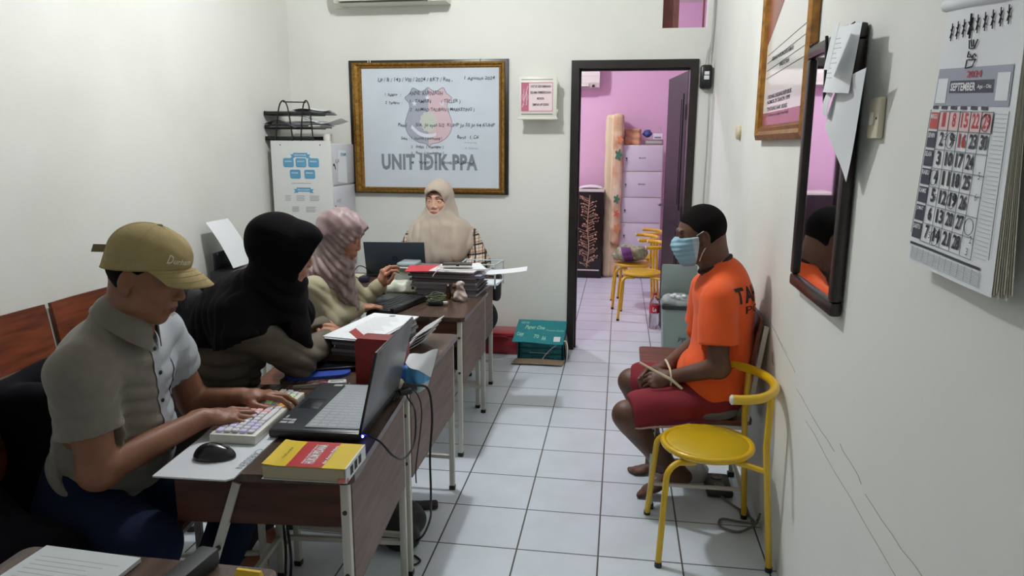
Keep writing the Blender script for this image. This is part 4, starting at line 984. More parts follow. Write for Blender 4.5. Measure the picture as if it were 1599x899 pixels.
for row in range(5):
    x = -w_/2+.012; k = 0
    while x < w_/2-.02:
        kw = .0178 if not (row in (3, 4) and k == 0) else .026
        if row == 0 and 4 <= k < 5: kw = .09
        f_ = (x+w_/2)/w_; q.cur = 0 if rg.random() < .6 else (1 if f_ < .35 else (2 if f_ < .6 else (4 if rg.random() < .4 else 3)))
        y = -d_/2+.012+row*.0215
        q.rbox(x, x+kw, y, y+.0175, .0265, .0345-.001*abs(row-2), .002, M, 1); x += kw+.003; k += 1
q.build('keycaps', keyc, r)
# laptop
r = thing('laptop', (-.15, -.80, T0), 'open black laptop with a pale keyboard cover and its grey lid towards the aisle', 'laptop')
M = place(-.160, -.800, T0, 2.5); LX, LY = .128, .198
MB().rbox(-LX, LX, -LY, LY, .006, .028, .005, M).build('base', mat('laptop_base', '#17191d', .3), r)
MB().rbox(-LX+.004, LX-.004, -LY+.004, LY-.004, .0275, .0292, .0008, M).build('palm_rest', mat('laptop_deck', '#23282e', .4), r)
MB().rbox(-.035, LX-.012, -LY+.022, LY-.022, .0294, .0325, .0014, M).build('keyboard_cover', mat('pale_silicone', '#959b9e', .55, bump=.4, bscale=120), r)
q = MB()
for a in range(5):
    for b in range(15): q.rbox(-.028+.027*a, -.028+.027*a+.022, -LY+.03+.0215*b, -LY+.03+.0215*b+.018, .0315, .0331, .0006, M, 1)
q.build('cover_keys', mat('pale_silicone_key', '#9aa0a3', .55), r)
MB().rbox(-.110, -.050, -.035, .045, .0290, .0297, .0004, M).build('touchpad', mat('touchpad', '#20252b', .25), r)
q = MB()
for a, b, c, d in ((-.118, -.150, .02, .013), (-.094, -.150, .016, .013), (-.118, -.128, .024, .010), (-.092, -.132, .012, .014), (-.116, -.112, .006, .02)): q.box(a, a+c, b, b+d, .0292, .0297, M)
q.box(-.075, -.048, .165, .180, .0292, .0297, M).box(-.042, -.015, .170, .182, .0292, .0297, M)
q.build('stickers', mat('sticker_grey', '#a9a9ad', .5), r)
# lid: hinged at the aisle side, leaning outwards
ln = math.radians(13); Mh = M @ Matrix.Translation((LX-.004, 0, .024)) @ Matrix.Rotation(ln, 4, 'Y')
MB().rbox(-.0034, .0026, -LY, LY, .0, .236, .002, Mh).build('lid', BLKP, r)
MB().rbox(.0026, .0042, -LY+.002, LY-.002, .008, .2345, .0007, Mh).build('lid_back', LIDG, r)
MB().box(-.0042, -.0032, -LY+.006, LY-.006, .010, .230, Mh).build('screen_bezel', BLKP, r)
MB().box(-.0050, -.0043, -LY+.014, LY-.014, .024, .222, Mh).build('screen', mat('screen_glow', '#c9d3df', .2, emit='#cfd8e6', estr=.35), r)
MB().rbox(.0035, .0045, -LY, LY, -.004, .010, .0005, Mh).build('hinge_cover', BLKP, r)
q = MB().ball(M @ Vector((LX+.001, -LY+.012, .016)), .0035, 10); q.build('power_light', mat('blue_led', '#2a3cff', .3, emit='#3a46ff', estr=60), r)
# book
r = thing('law_book', (-.08, -1.155, T0), 'thick yellow paperback with a red band, near corner of the desk', 'book')
M = place(-.082, -1.150, T0, 2)
MB().rbox(-.104, .100, -.070, .070, .001, .035, .003, M, 1).build('pages', mat('book_pages', '#b9b195', .9, bump=.3, bscale=400), r)
MB().box(-.106, .104, -.071, .071, 0, .0008, M).box(.1005, .104, -.071, .071, .0008, .0375, M).build('back_cover', PAPER, r)
cv = lambda x, y, dz=0: M @ Vector((x, y, .0365+dz+(.004*((-.06-x)/.046)**2 if x < -.06 else 0)+.001*math.sin(y*30)))
MB().grid(lambda u, v: cv(-.104+.208*u, -.070+.140*v), 14, 6, .0012).build('front_cover', mat('yellow_cover', '#d9bb22', .35), r)
MB().grid(lambda u, v: cv(-.045+.088*u, -.070+.140*v, .0006), 6, 6).build('red_band', mat('red_cover', '#b5262f', .35), r)
q = MB(); R3 = M.to_3x3()
for s_, x, y, w2_, h2_ in (('HUKUM PIDANA', -.004, -.052, .105, .024), ('Kitab Undang-Undang', -.028, -.052, .105, .007), ('dan Acara Pidana', .024, -.050, .10, .009)):
    tb = MB(); text_geo(tb, s_, (0, 0, 0), X, Y, w2_, h2_, bold=.03, th=0); q.add([cv(x+.020-p[1], y+p[0], .0012) for p in tb.v], tb.f)
q.build('white_lettering', PAPER, r)
q = MB()
tb = MB(); text_geo(tb, 'Kitab Lengkap', (0, 0, 0), X, Y, .06, .008, th=0); q.add([cv(-.075-p[1]+.01, -.03+p[0], .0010) for p in tb.v], tb.f)
for k in range(3): q.box(.1042, .1046, -.045+.03*k, -.025+.03*k, .008, .030, M)
q.build('black_lettering', INK, r)
tag(MB().rbox(-.012, .014, -.009, .009, 0, .012, .004, place(.012, -1.232+.02, T0+.0, 30)).build('rubber_eraser', mat('pink_rubber', '#cf7468', .6)), 'small pink eraser at the desk corner beside the yellow book', 'eraser')
# cables over the desk edge
CB = mat('black_cable', '#0e0e11', .45)
q = MB().tube(spline([(-.028, -.970, .712), (.03, -1.0, .705), (.062, -.985, .66), (.066, -.90, .615), (.066, -.80, .62), (.058, -.76, .70), (.02, -.70, .715), (-.02, -.62, .716)], 7), .0028, 8)
tag(q.build('laptop_cable', CB), 'thin black cable looping from the laptop hinge over the desk edge', 'cable')
q = MB().tube(spline([(-.02, -.625, .712), (.02, -.60, .722), (.050, -.575, .70), (.056, -.56, .60), (.052, -.58, .48), (.058, -.60, .38), (.050, -.575, .30), (.032, -.52, .22), (-.02, -.42, .10), (-.07, -.36, .03)], 7), .0038, 8)
tag(q.build('power_cable', CB), 'thick black power cable hanging down the desk leg to the floor', 'cable')
q = MB().tube(spline([(-.06, -.66, .705), (-.01, -.63, .722), (.03, -.64, .71), (.044, -.64, .64), (.040, -.70, .50), (.045, -.72, .45)], 7), .002, 8)
tag(q.build('thin_cable', CB), 'thin black cable hanging beside the thick one at the desk edge', 'cable')
q = MB(); 
for k in range(4): q.tube(spline([(-.03+.01*k, -.70+.012*k, .706+.006*k), (-.005, -.655, .735+.004*k), (.02, -.61, .712+.004*k), (-.01, -.575, .706)], 6), .003, 7)
q.rbox(-.02, .02, -.012, .012, 0, .018, .004, place(0, -.665, .715, 40)); tag(q.build('cable_tangle', CB), 'tangle of black cables with a plug behind the laptop lid', 'cable')
# tissue pack, cream dispenser, red box
r = thing('tissue_pack', (.0, -.56, ZT), 'blue and white tissue pack with a tissue pulled out at the desk edge', 'tissue pack')
ops = Ops(); ops.u(bx((.000, -.548, .734), (.036, .038, .043), frame(75, 0, 0), .016), .01); ops.disp(wob(.0025, 70, 6))
V, Q = surface(ops, .004); mesh_np('wrapper', V, Q, [mat('wrapper_blue', '#4f9bd0', .25), mat('wrapper_pale', '#a9bfc4', .3), mat('wrapper_dark_blue', '#2b62b8', .3)], r, lambda P: np.where(P[:, 2] < .722, 1, np.where(P[:, 0] < -.022, 2, 0)))
MB().grid(lambda u, v: (-.022+.092*u-.012*u*v, -.535-.050*v-.010*math.sin(u*5), .804+.018*u-v*(.014+.062*u)+.003*math.sin(u*9+v*3)), 12, 8, .001).build('tissue', PAPER, r)
r = thing('cream_jar', (-.045, -.585, ZT), 'small cream coloured egg-shaped case beside the tissue pack', 'case')
MB().ball((-.045, -.588, .715), (.022, .018, .026), 16).build('case_body', mat('cream_case', '#cfc6ab', .4), r)
r = thing('red_box_file', (-.15, -.49, ZT), 'tall dark red box file standing behind the laptop', 'box file')
M = place(-.125, -.495, T0, -4)
q = MB(); pl = [(-.082, 0), (.082, 0), (.082, .158)]+[(-.082+.018*(1-math.cos(math.radians(a))), .140+.018*math.sin(math.radians(a))) for a in range(90, -1, -15)]
q.prism(pl, M @ Vector((0, .03, 0)), M.to_3x3() @ X, Z, .07); q.build('box_body', mat('dark_red_board', '#7a1f1d', .45), r)
MB().grid(lambda u, v: M @ Vector((-.082-.028*u, -.02+.05*v, .150+.022*u)), 3, 2, .0012).build('flap', mat('red_flap', '#a5383a', .5), r)
# on the second desk: pad, phone, gadget, paper stacks
T1 = ZT+.0006
r = thing('blue_folder', (-.37, -.45, T1), 'flat blue plastic case with a rounded end on the desk by the phone', 'case')
M = place(-.375, -.455, T1, 22)
q = MB(); q.prism([(a-.11, b-.05) for a, b in rr_poly(.22, .10, .045, 8)], M @ Vector((0, 0, 0)), M.to_3x3() @ X, M.to_3x3() @ Y, .010); q.build('case_body', BLUE, r)
q = MB(); q.prism([(a-.085, b-.012) for a, b in rr_poly(.04, .024, .011, 6)], M @ Vector((0, 0, .0102)), M.to_3x3() @ X, M.to_3x3() @ Y, .0012); q.build('clasp', mat('blue_plastic_dark', '#16307c', .45), r)
r = thing('mobile_phone', (-.34, -.36, T1), 'black mobile phone lying between the blue case and the papers', 'phone')
M = place(-.325, -.385, T1+.0112, 24); MB().rbox(-.08, .08, -.038, .038, 0, .008, .003, M).build('phone_body', BLKP, r); MB().box(-.076, .076, -.035, .035, .0081, .0084, M).build('screen', mat('dark_glass', '#15151b', .1), r)
r = thing('stationery_gadget', (-.26, -.575, T1), 'white gadget with a magenta grip lying behind the laptop keyboard', 'gadget')
M = place(-.265, -.568, T1, 20)
MB().rbox(-.025, .035, -.016, .016, .004, .022, .005, M).build('gadget_body', WHP, r)
MB().rbox(-.016, .026, -.010, .010, .0222, .0232, .0004, M).build('display', mat('lcd_grey', '#9aa5a3', .3), r)
MB().rbox(-.052, -.024, -.013, .013, .003, .020, .006, M).build('grip', mat('magenta_plastic', '#8f2352', .4), r)
MB().tube([M @ Vector((-.05, 0, .012)), M @ Vector((-.135, .008, .006))], .0055, 4, sq=True).build('metal_strip', mat('silver_strip', '#a9a9a4', .3, metal=.7), r)
MB().tube(spline([M @ Vector((-.03, -.012, .012)), M @ Vector((-.02, -.035, .012)), M @ Vector((.03, -.034, .012)), M @ Vector((.045, -.012, .012))], 5), .0035, 8).build('wire_loop', WHP, r)
M = place(-.268, -.165, 0, -7.5)
def stack(x0, x1, y0, y1, z0, z1, n, label, mats_, name, M, deg=0, jit=.006, seed=0, cat='papers'):
    rg = random.Random(seed); c = M @ Vector(((x0+x1)/2, (y0+y1)/2, z0)); r = thing(name, c, label, cat)
    for k in range(n):
        dx, dy, a = rg.uniform(-jit, jit), rg.uniform(-jit, jit), rg.uniform(-jit, jit)*4
        Mk = M @ Matrix.Translation(((x0+x1)/2+dx, (y0+y1)/2+dy, 0)) @ Matrix.Rotation(a, 4, 'Z'); zz = z0+(z1-z0)*k/n
        MB().rbox(-(x1-x0)/2, (x1-x0)/2, -(y1-y0)/2, (y1-y0)/2, zz, zz+(z1-z0)/n*.92, .0015, Mk, 1).build('bundle', mats_[k % len(mats_)], r)
    return r
DK1 = mat('grey_binding', '#5f5a5c', .6); DK2 = mat('pale_bundle', '#8d8a8c', .6); DK3 = mat('brown_binding', '#4d3d38', .6)
stack(-.13, .105, -.19, .17, T1, .728, 3, 'lower stack of bound files on the second desk', [DK3, DK1], 'file_stack', M, seed=2)
stack(-.075, .10, -.185, .17, .7285, .792, 5, 'grey bound files stacked under the white sheets', [DK1, DK2], 'file_stack', M, seed=4)
r = stack(-.095, .105, -.20, .185, .7925, .799, 3, 'white typed sheets topping the file stack on the second desk', [PAPER], 'document_sheets', M, seed=7, jit=.008)
q = MB(); Mx = M
for k in range(16): q.box(-.06, .07-.05*((k*5) % 4)/4, -.13+.017*k, -.1285+.017*k, .7992, .7994, Mx)
q.build('typed_lines', PAPG, r)
q = MB(); q.lathe([(.014, 0), (.014, .0003)], (0, 0, 0), 14, M @ Matrix.Translation((.0, .155, .7992))); q.build('letterhead', INKG, r)
q = MB(); q.prism([(0, 0), (.05, 0), (.05, .02), (0, .02)], M @ Vector((.02, -.16, .7992)), M.to_3x3() @ X, M.to_3x3() @ Y, .0003); q.build('red_stamp', mat('pale_red_stamp', '#c98f92', .6), r)
M = place(-.405, -.21, 0, -4)
stack(-.045, .03, -.10, .12, T1, .738, 4, 'narrow pile of white and blue-edged papers under the sleeve', [PAPG, PAPER, mat('pale_blue_paper', '#a9bccb', .7)], 'paper_pile', M, seed=9)
r = thing('leaning_papers', (-.115, -.05, T1), 'white pages leaning in a slanted bundle behind the laptop lid', 'papers')
for k in range(4): MB().grid(lambda u, v: (-.165+.075*u+.012*k, -.16+.20*v+.02*u, T1+.002+.016*k*.4+.045*u-.0*v+.012*k), 4, 4, .003).build('page', [PAPER, PAPG][k % 2], r)

# ------------------------------------------------------------------ third desk
T2 = ZT+.0006
r = thing('black_keyboard', (-.47, .66, T2), 'slim black laptop keyboard under the hand of the person in mauve', 'keyboard')
M = place(-.475, .655, T2, -13)
MB().rbox(-.115, .115, -.185, .185, .0, .018, .004, M).build('base', mat('dark_case', '#23272c', .35), r)
q = MB()
for a in range(5):
    for b in range(15): q.rbox(-.035+.026*a, -.035+.026*a+.021, -.172+.0232*b, -.172+.0232*b+.019, .018, .0205, .001, M, 1)
q.build('keycaps', mat('dark_keys', '#15181b', .4), r)
MB().box(-.105, -.055, -.04, .05, .0181, .0186, M).build('touchpad', mat('dark_touchpad', '#383d42', .3), r)
MB().rbox(.108, .13, -.185, .185, .004, .03, .006, M).build('hinge_bar', BLKP, r)
r = thing('cable_coil', (-.25, .70, T2), 'bundle of thin green cable coiled on the third desk', 'cable')
q = MB(); rg = random.Random(5)
for k in range(9):
    a0 = rg.uniform(0, 3); q.tube([(-.255+(.035+.012*rg.random())*math.cos(t+a0)+.008*math.sin(3*t), .715+(.045+.012*rg.random())*math.sin(t+a0), T2+.008+.0045*k+.006*math.sin(2*t+k)) for t in np.linspace(0, 6.28, 20)[:-1]], .0022, 6, True)
q.build('coil', mat('olive_cable', '#5d6b4a', .5), r)
MB().rbox(-.03, .04, -.012, .012, .0, .022, .004, place(-.25, .665, T2, 10)).build('charger_block', BLKP, r)
MB().rbox(-.01, .012, -.007, .007, .0, .012, .002, place(-.20, .675, T2+.01, 30)).build('plug', WHP, r)
r = thing('carved_figurine', (-.185, .82, T2), 'small brown and gold figurine on the third desk beside the garlic bag', 'figurine')
MB().lathe([(.020, 0), (.021, .008), (.014, .02), (.018, .035), (.011, .05), (.006, .056), (.011, .064), (.012, .074), (.004, .086), (.001, .09)], (-.187, .82, T2), 18).build('figure', mat('brown_gilt', '#7c5a34', .35, col2='#3b2415', vscale=60), r)
MB().lathe([(.014, 0), (.016, .02), (.010, .055), (.012, .07), (.002, .082)], (-.222, .835, T2), 16).build('figure', mat('dark_brown_gilt', '#3a221a', .35), r)
r = thing('garlic_bag', (-.145, .79, T2), 'small clear bag of white garlic on the corner of the third desk', 'bag')
ops = Ops(); 
for a, b, c in ((0, 0, .02), (-.018, .004, .022), (.014, -.004, .02), (.0, .006, .042)): ops.u(ell((-.147+a, .79+b, T2+c), (.022, .02, .022)), .012)
ops.u(cone((-.147, .79, T2+.055), (-.150, .79, T2+.085), .012, .020), .01); ops.disp(wob(.003, 90, 2))
V, Q = surface(ops, .0035); mesh_np('bag_body', V, Q, mat('milky_bag', '#d0c3c0', .35, col2='#b9a19c', vscale=40), r)
r = thing('tissue_packet', (-.50, .93, T2), 'white and green soft tissue packet lying on the third desk', 'tissue packet')
ops = Ops(); ops.u(bx((-.50, .935, T2+.034), (.095, .05, .034), frame(95, 0, 0), .028), .01); ops.disp(wob(.0025, 55, 8)); V, Q = surface(ops, .0045)
mesh_np('wrapper', V, Q, [mat('white_green_wrap', '#e4e6de', .35, col2='#c3cbb2', vscale=18), mat('green_wrap', '#7f9866', .4)], r, lambda P: (P[:, 2] < T2+.018).astype(int))
MB().lathe([(.008, 0), (.008, .001)], (0, 0, 0), 12, Matrix.Translation((-.425, .885, T2+.04)) @ Matrix.Rotation(math.pi/2, 4, 'X')).build('printed_dot', INK, r)
# tall pile of folders
FM = [mat('purple_grey_folder', '#6c6470', .4), mat('pale_grey_folder', '#8f8b93', .4), mat('dark_folder', '#3d3940', .4), mat('clear_sleeve', '#a7a6b4', .2)]
M = place(-.262, 1.02, 0, -1)
rgp = random.Random(12); zf = T2; nlab = ['bottom', 'second lowest', 'third lowest', 'fourth', 'fifth', 'sixth', 'third highest', 'second highest', 'top']
for k in range(9):
    hh = [.020, .012, .016, .014, .016, .012, .014, .012, .014][k]
    r = thing('document_folder', (-.262, 1.02, zf), 'folder in the tall pile on the third desk, %s of its nine' % nlab[k], 'folder', 0, 'folders in the tall pile')
    w_ = .185+rgp.uniform(-.012, .012); Mk = M @ Matrix.Translation((rgp.uniform(-.01, .01), rgp.uniform(-.008, .008), 0)) @ Matrix.Rotation(rgp.uniform(-.03, .03), 4, 'Z')
    MB().rbox(-w_, w_, -.125, .125, zf, zf+.002, .0006, Mk, 1).rbox(-w_, w_, -.125, .125, zf+hh-.0025, zf+hh-.0006, .0006, Mk, 1).rbox(-w_, -w_+.003, -.125, .125, zf+.002, zf+hh-.0025, .0006, Mk, 1).build('cover', FM[(k*5) % 4], r)
    MB().rbox(-w_+.004, w_-.008, -.118, .118, zf+.0025, zf+hh-.003, .001, Mk, 1).build('pages', [PAPG, DK2][k % 2], r); zf += hh
def sheetp(name, label, M, w_, d_, z, m, cat='paper', th=.002, curl=0.0):
    mb = MB(); mb.grid(lambda u, v: M @ Vector((-w_/2+w_*u, -d_/2+d_*v, z+curl*(u**2)+.004*math.sin(v*4+u*2)*0.3)), 8, 4, th); return tag(mb.build(name, m), label, cat)
sheetp('red_folder', 'bright red folder on top of the tall pile', place(-.365, .96, 0, 8), .21, .20, zf+.006, mat('bright_red_card', '#c9303f', .45), 'folder', .003)
sheetp('document_sheets', 'white papers on the tall pile under the phone', place(-.18, 1.0, 0, 20), .22, .21, zf+.014, PAPER, 'papers', .008)
sheetp('document_sheets', 'white papers slipped under the phone and red folder', place(-.21, .96, 0, -4), .24, .19, zf+.007, mat('pinkish_paper', '#d9cfd3', .7), 'papers', .004)
sheetp('loose_sheet', 'white sheet sticking out to the right of the tall pile', place(.01, 1.03, 0, 6), .30, .15, zf-.020, PAPER, 'paper', .001, .025)
r = thing('mobile_phone', (-.20, .95, zf+.026), 'black phone with a pale edge on top of the tall pile', 'phone')
M = place(-.195, .935, zf+.030, 8); MB().rbox(-.078, .078, -.037, .037, 0, .007, .003, M).build('phone_case', mat('pale_case', '#c9bcae', .5), r); MB().rbox(-.076, .076, -.036, .036, .0071, .012, .002, M).build('phone_body', mat('phone_dark', '#22262a', .2), r)
MB().rbox(-.004, .012, -.039, -.0365, .001, .010, .0008, M).build('camera_button', BLKP, r)
tag(MB().tube(spline([(-.27, .90, zf+.02), (-.285, .875, zf+.012), (-.30, .86, zf-.004), (-.31, .855, zf-.02)], 4), .0022, 6).tube(spline([(-.27, .90, zf+.02), (-.29, .895, zf+.026), (-.29, .87, zf+.012)], 4), .0018, 6).build('charging_cable', PAPG), 'short pale cable dangling off the phone on the tall pile', 'cable')
r = thing('plastic_tray', (-.10, 1.22, .68), 'white plastic document tray standing behind the tall pile', 'tray')
for (a, b) in (((-.24, 1.19), (-.04, 1.19)), ((-.04, 1.19), (-.02, 1.36)), ((-.24, 1.36), (-.02, 1.36)), ((-.24, 1.19), (-.24, 1.36))):
    for z in (.70, .76, .815): MB().tube([(a[0], a[1], z), (b[0], b[1], z)], .004, 6).build('rail', mat('pale_blue_plastic', '#b9cad0', .4), r)
for a in ((-.24, 1.19), (-.04, 1.19), (-.02, 1.36), (-.24, 1.36)): MB().tube([(a[0], a[1], .6806), (a[0], a[1], .82)], .005, 6).build('post', mat('pale_blue_plastic_b', '#bccbd0', .4), r)
MB().box(-.235, -.025, 1.195, 1.355, .698, .70).build('tray_base', PAPER, r)
r = thing('white_basket', (-.50, 1.18, .68), 'white-rimmed basket with a green leafy print behind the tissue packet', 'basket')
MB().box(-.59, -.47, 1.10, 1.28, .681, .69).box(-.59, -.585, 1.10, 1.28, .69, .80).box(-.585, -.47, 1.10, 1.104, .69, .775).box(-.585, -.47, 1.276, 1.28, .69, .80).build('basket_body', mat('leafy_print', '#c9cfc6', .4, col2='#6d8060', vscale=22), r)
MB().tube([(-.595, 1.095, .69), (-.588, 1.095, .80)], .005, 6).tube([(-.59, 1.095, .80), (-.47, 1.095, .80)], .005, 6).build('rim', WHP, r)
MB().rbox(-.585, -.475, 1.11, 1.25, .803, .825, .01).build('clear_box', mat('pale_clear', '#aebdc2', .2, alpha=.8), r)
# far desk laptop
r = thing('laptop', (-.70, 1.40, .68), 'dark laptop on the far desk with the back of its lid facing the camera', 'laptop')
M = place(-.695, 1.47, .6806, 186)
MB().rbox(-.183, .183, -.20, .03, .0, .018, .004, M).build('base', BLKP, r)
Mh = M @ Matrix.Translation((0, .018, .014)) @ Matrix.Rotation(math.radians(-16), 4, 'X')
MB().rbox(-.183, .183, -.004, .004, 0, .215, .003, Mh).build('lid', mat('lid_dark_slate', '#343f4a', .4), r)
MB().lathe([(.016, 0), (.016, .0006)], (0, 0, 0), 24, Mh @ Matrix.Translation((0, .0042, .11)) @ Matrix.Rotation(-math.pi/2, 4, 'X')).build('lid_emblem', mat('lid_mark_dark', '#141b24', .3), r)
q = MB()
for k in range(2): q.tube([Mh @ Vector((-.006+.006*k, .0052, .102)), Mh @ Vector((-.003+.006*k, .0052, .118))], .0012, 4)
q.build('emblem_strokes', mat('lid_mark_b', '#3a4652', .3), r)
MB().box(-.172, .172, -.0048, -.0042, .012, .205, Mh).build('screen', mat('screen_glow_b', '#b9c4d3', .2, emit='#c3cede', estr=.4), r)
r = thing('purple_pouch', (-.83, 1.27, .68), 'small dark purple charger on the far desk left of the laptop', 'charger')
MB().rbox(-.86, -.80, 1.24, 1.29, .6806, .715, .012).build('charger_body', mat('dark_purple', '#2b2340', .4), r)
MB().tube(spline([(-.86, 1.26, .70), (-.90, 1.28, .72), (-.89, 1.33, .76), (-.86, 1.36, .75), (-.84, 1.42, .70)], 5), .003, 6).build('lead', BLKP, r)
tag(MB().rbox(-.98, -.88, 1.28, 1.42, .6806, .70, .003).build('note_pad', mat('cream_notes', '#cfc6a8', .7)), 'cream notepad on the left end of the far desk', 'notepad')

# ------------------------------------------------------------------ near left desk
T4 = ZT+.0006
r = thing('printed_sheets', (-.34, -1.8, T4), 'printed white sheets spread on the desk in the near left corner', 'papers')
M = place(-.355, -1.745, T4, -3)
MB().rbox(-.105, .105, -.165, .165, 0, .010, .001, M, 1).build('page', mat('grey_white_paper', '#c9ced0', .7), r)
q = MB()
for k in range(22): q.box(-.085, .085-.06*((k*7) % 5)/5, .13-.013*k, .1315-.013*k, .0101, .0103, M)
q.build('typed_lines', PAPG, r)
tag(MB().box(-.055, .055, -.05, .05, 0, .001, place(-.165, -1.70, T4, 15)).build('paper_slip', PAPER), 'small white slip beside the printed sheets on the near left desk', 'paper')
r = thing('power_adapter', (-.11, -1.62, T4), 'black laptop charger brick on the edge of the near left desk', 'adapter')
M = place(-.118, -1.64, T4, 84)
MB().rbox(-.075, .075, -.020, .020, 0, .034, .005, M).build('casing', mat('adapter_black', '#25272a', .6), r)
MB().tube(spline([M @ Vector((-.07, 0, .018)), M @ Vector((-.11, .03, .02)), M @ Vector((-.14, .09, .004)), M @ Vector((-.12, .15, .004))], 5), .003, 6).build('lead', CB, r)
r = thing('binder_clip', (-.01, -1.62, T4), 'yellow binder clip lying at the edge of the near left desk', 'clip')
M = place(-.008, -1.612, T4, -3)
q = MB(); q.prism([(-.012, 0), (.012, 0), (.003, .022), (-.003, .022)], M @ Vector((-.024, 0, .001)), M.to_3x3() @ Y, Z, .048); q.build('clip_body', mat('clip_yellow', '#e0b71c', .35), r)
for s in (-1, 1): MB().tube([M @ Vector((s*.012-.006, -.010, .003)), M @ Vector((s*.012-.004, -.045, .003)), M @ Vector((s*.012+.004, -.045, .003)), M @ Vector((s*.012+.006, -.010, .003))], .0011, 6).build('wire_arm', mat('clip_wire', '#b9b4a5', .3, metal=.8), r)

# ------------------------------------------------------------------ floor and wall-side things
r = thing('backpack', (-1.36, .56, .41), 'black backpack with a loop strap by the left wall', 'bag')
ops = Ops(); ops.u(bx((-1.36, .46, .60), (.13, .19, .19), frame(0, 8, 0), .07), .03).u(bx((-1.26, .44, .54), (.05, .14, .11), None, .04), .03); ops.disp(wob(.008, 20, 3))
V, Q = surface(ops, .012); mesh_np('bag_body', V, Q, mat('black_fabric', '#14151b', .85), r)
MB().tube(spline([(-1.30, .22, .74), (-1.28, .20, .82), (-1.28, .27, .86), (-1.28, .36, .80), (-1.29, .43, .76)], 6), .016, 8).build('strap', mat('black_strap', '#1c1d22', .8), r)
MB().tube(spline([(-1.30, .40, .78), (-1.30, .45, .81), (-1.30, .50, .77)], 5), .010, 8).build('handle', mat('black_strap_b', '#1a1b20', .8), r)
r = thing('power_strip', (1.10, .33, 0), 'black round extension socket on the floor under the wooden chair', 'extension socket')
MB().rbox(1.045, 1.155, .22, .40, .001, .035, .012).build('casing', mat('dark_casing', '#2c2a28', .5), r)
for yy in (.27, .35): MB().lathe([(.022, 0), (.022, .004), (.017, .0045), (.015, .001)], (1.10, yy, .0352), 18).build('socket', mat('socket_grey', '#7b776d', .5), r)
tag(MB().tube(spline([(1.10, .23, .012), (1.14, .16, .008), (1.19, .08, .008), (1.205, .0, .02), (1.20, -.05, .05), (1.19, -.03, .02), (1.13, -.06, .008), (1.07, -.03, .008), (1.08, .03, .008), (1.15, .02, .008), (1.20, -.02, .03), (1.207, -.06, .09)], 7), .005, 7).build('grey_cable', mat('grey_cable', '#6d6a62', .5)), 'grey cable curled on the floor behind the yellow foreground chair', 'cable')
ops = Ops(); ops.u(ell((1.00, .36, .05), (.07, .07, .045)), .02).u(cone((1.02, .34, .08), (1.03, .31, .22), .02, .006), .03).u(cone((1.0, .36, .08), (.98, .33, .22), .015, .005), .03); ops.disp(wob(.006, 50, 9)); ops.isect(fn(lambda P: .001-P[:, 2], (0, 0, 0), (1, 1, 1)))
V, Q = surface(ops, .006); tag(mesh_np('plastic_bag', V, Q, mat('pale_bag', '#a9a69b', .4, alpha=.75)), 'pale plastic bag hanging under the wooden chair of the person in orange', 'bag')
r = thing('helmet_bag', (-.16, -.27, 0), 'dark rounded bag on the floor behind the near desk leg', 'bag')
ops = Ops(); ops.u(ell((-.17, -.27, .055), (.11, .13, .07)), .02).u(ell((-.12, -.35, .04), (.06, .05, .05)), .03); ops.disp(wob(.004, 30, 2)); ops.isect(fn(lambda P: .001-P[:, 2], (0, 0, 0), (1, 1, 1)))
V, Q = surface(ops, .007); mesh_np('bag_body', V, Q, mat('near_black', '#141316', .6), r)
MB().tube(spline([(-.10, -.38, .03), (-.08, -.44, .006), (-.05, -.47, .006), (-.03, -.44, .006), (-.06, -.41, .006)], 5), .004, 6).build('cord_loop', CB, r)
tag(MB().rbox(-.05, .05, -.028, .028, 0, .022, .01, place(-.115, -.05, .0006, 15)).build('sandal', mat('dark_sandal', '#2a2624', .7)), 'dark sandal toe poking out under the second desk', 'sandal')
q = MB().tube(spline([(-.45, -.62, .012), (-.40, -.70, .05), (-.38, -.72, .16), (-.42, -.66, .25), (-.46, -.60, .20), (-.43, -.66, .10), (-.40, -.78, .010), (-.45, -.9, .008)], 6), .0045, 7)
tag(q.build('floor_cable', CB), 'black cable standing in a loop on the floor under the near desk', 'cable')
r = thing('power_plug', (-.39, -.72, 0), 'black plug block with a small orange light under the near desk', 'plug')
MB().rbox(-.415, -.365, -.745, -.705, .0006, .075, .008).build('casing', BLKP, r); MB().rbox(-.385, -.365, -.752, -.746, .03, .045, .002).build('indicator', mat('orange_plastic', '#d9684a', .4, emit='#d9684a', estr=.4), r)
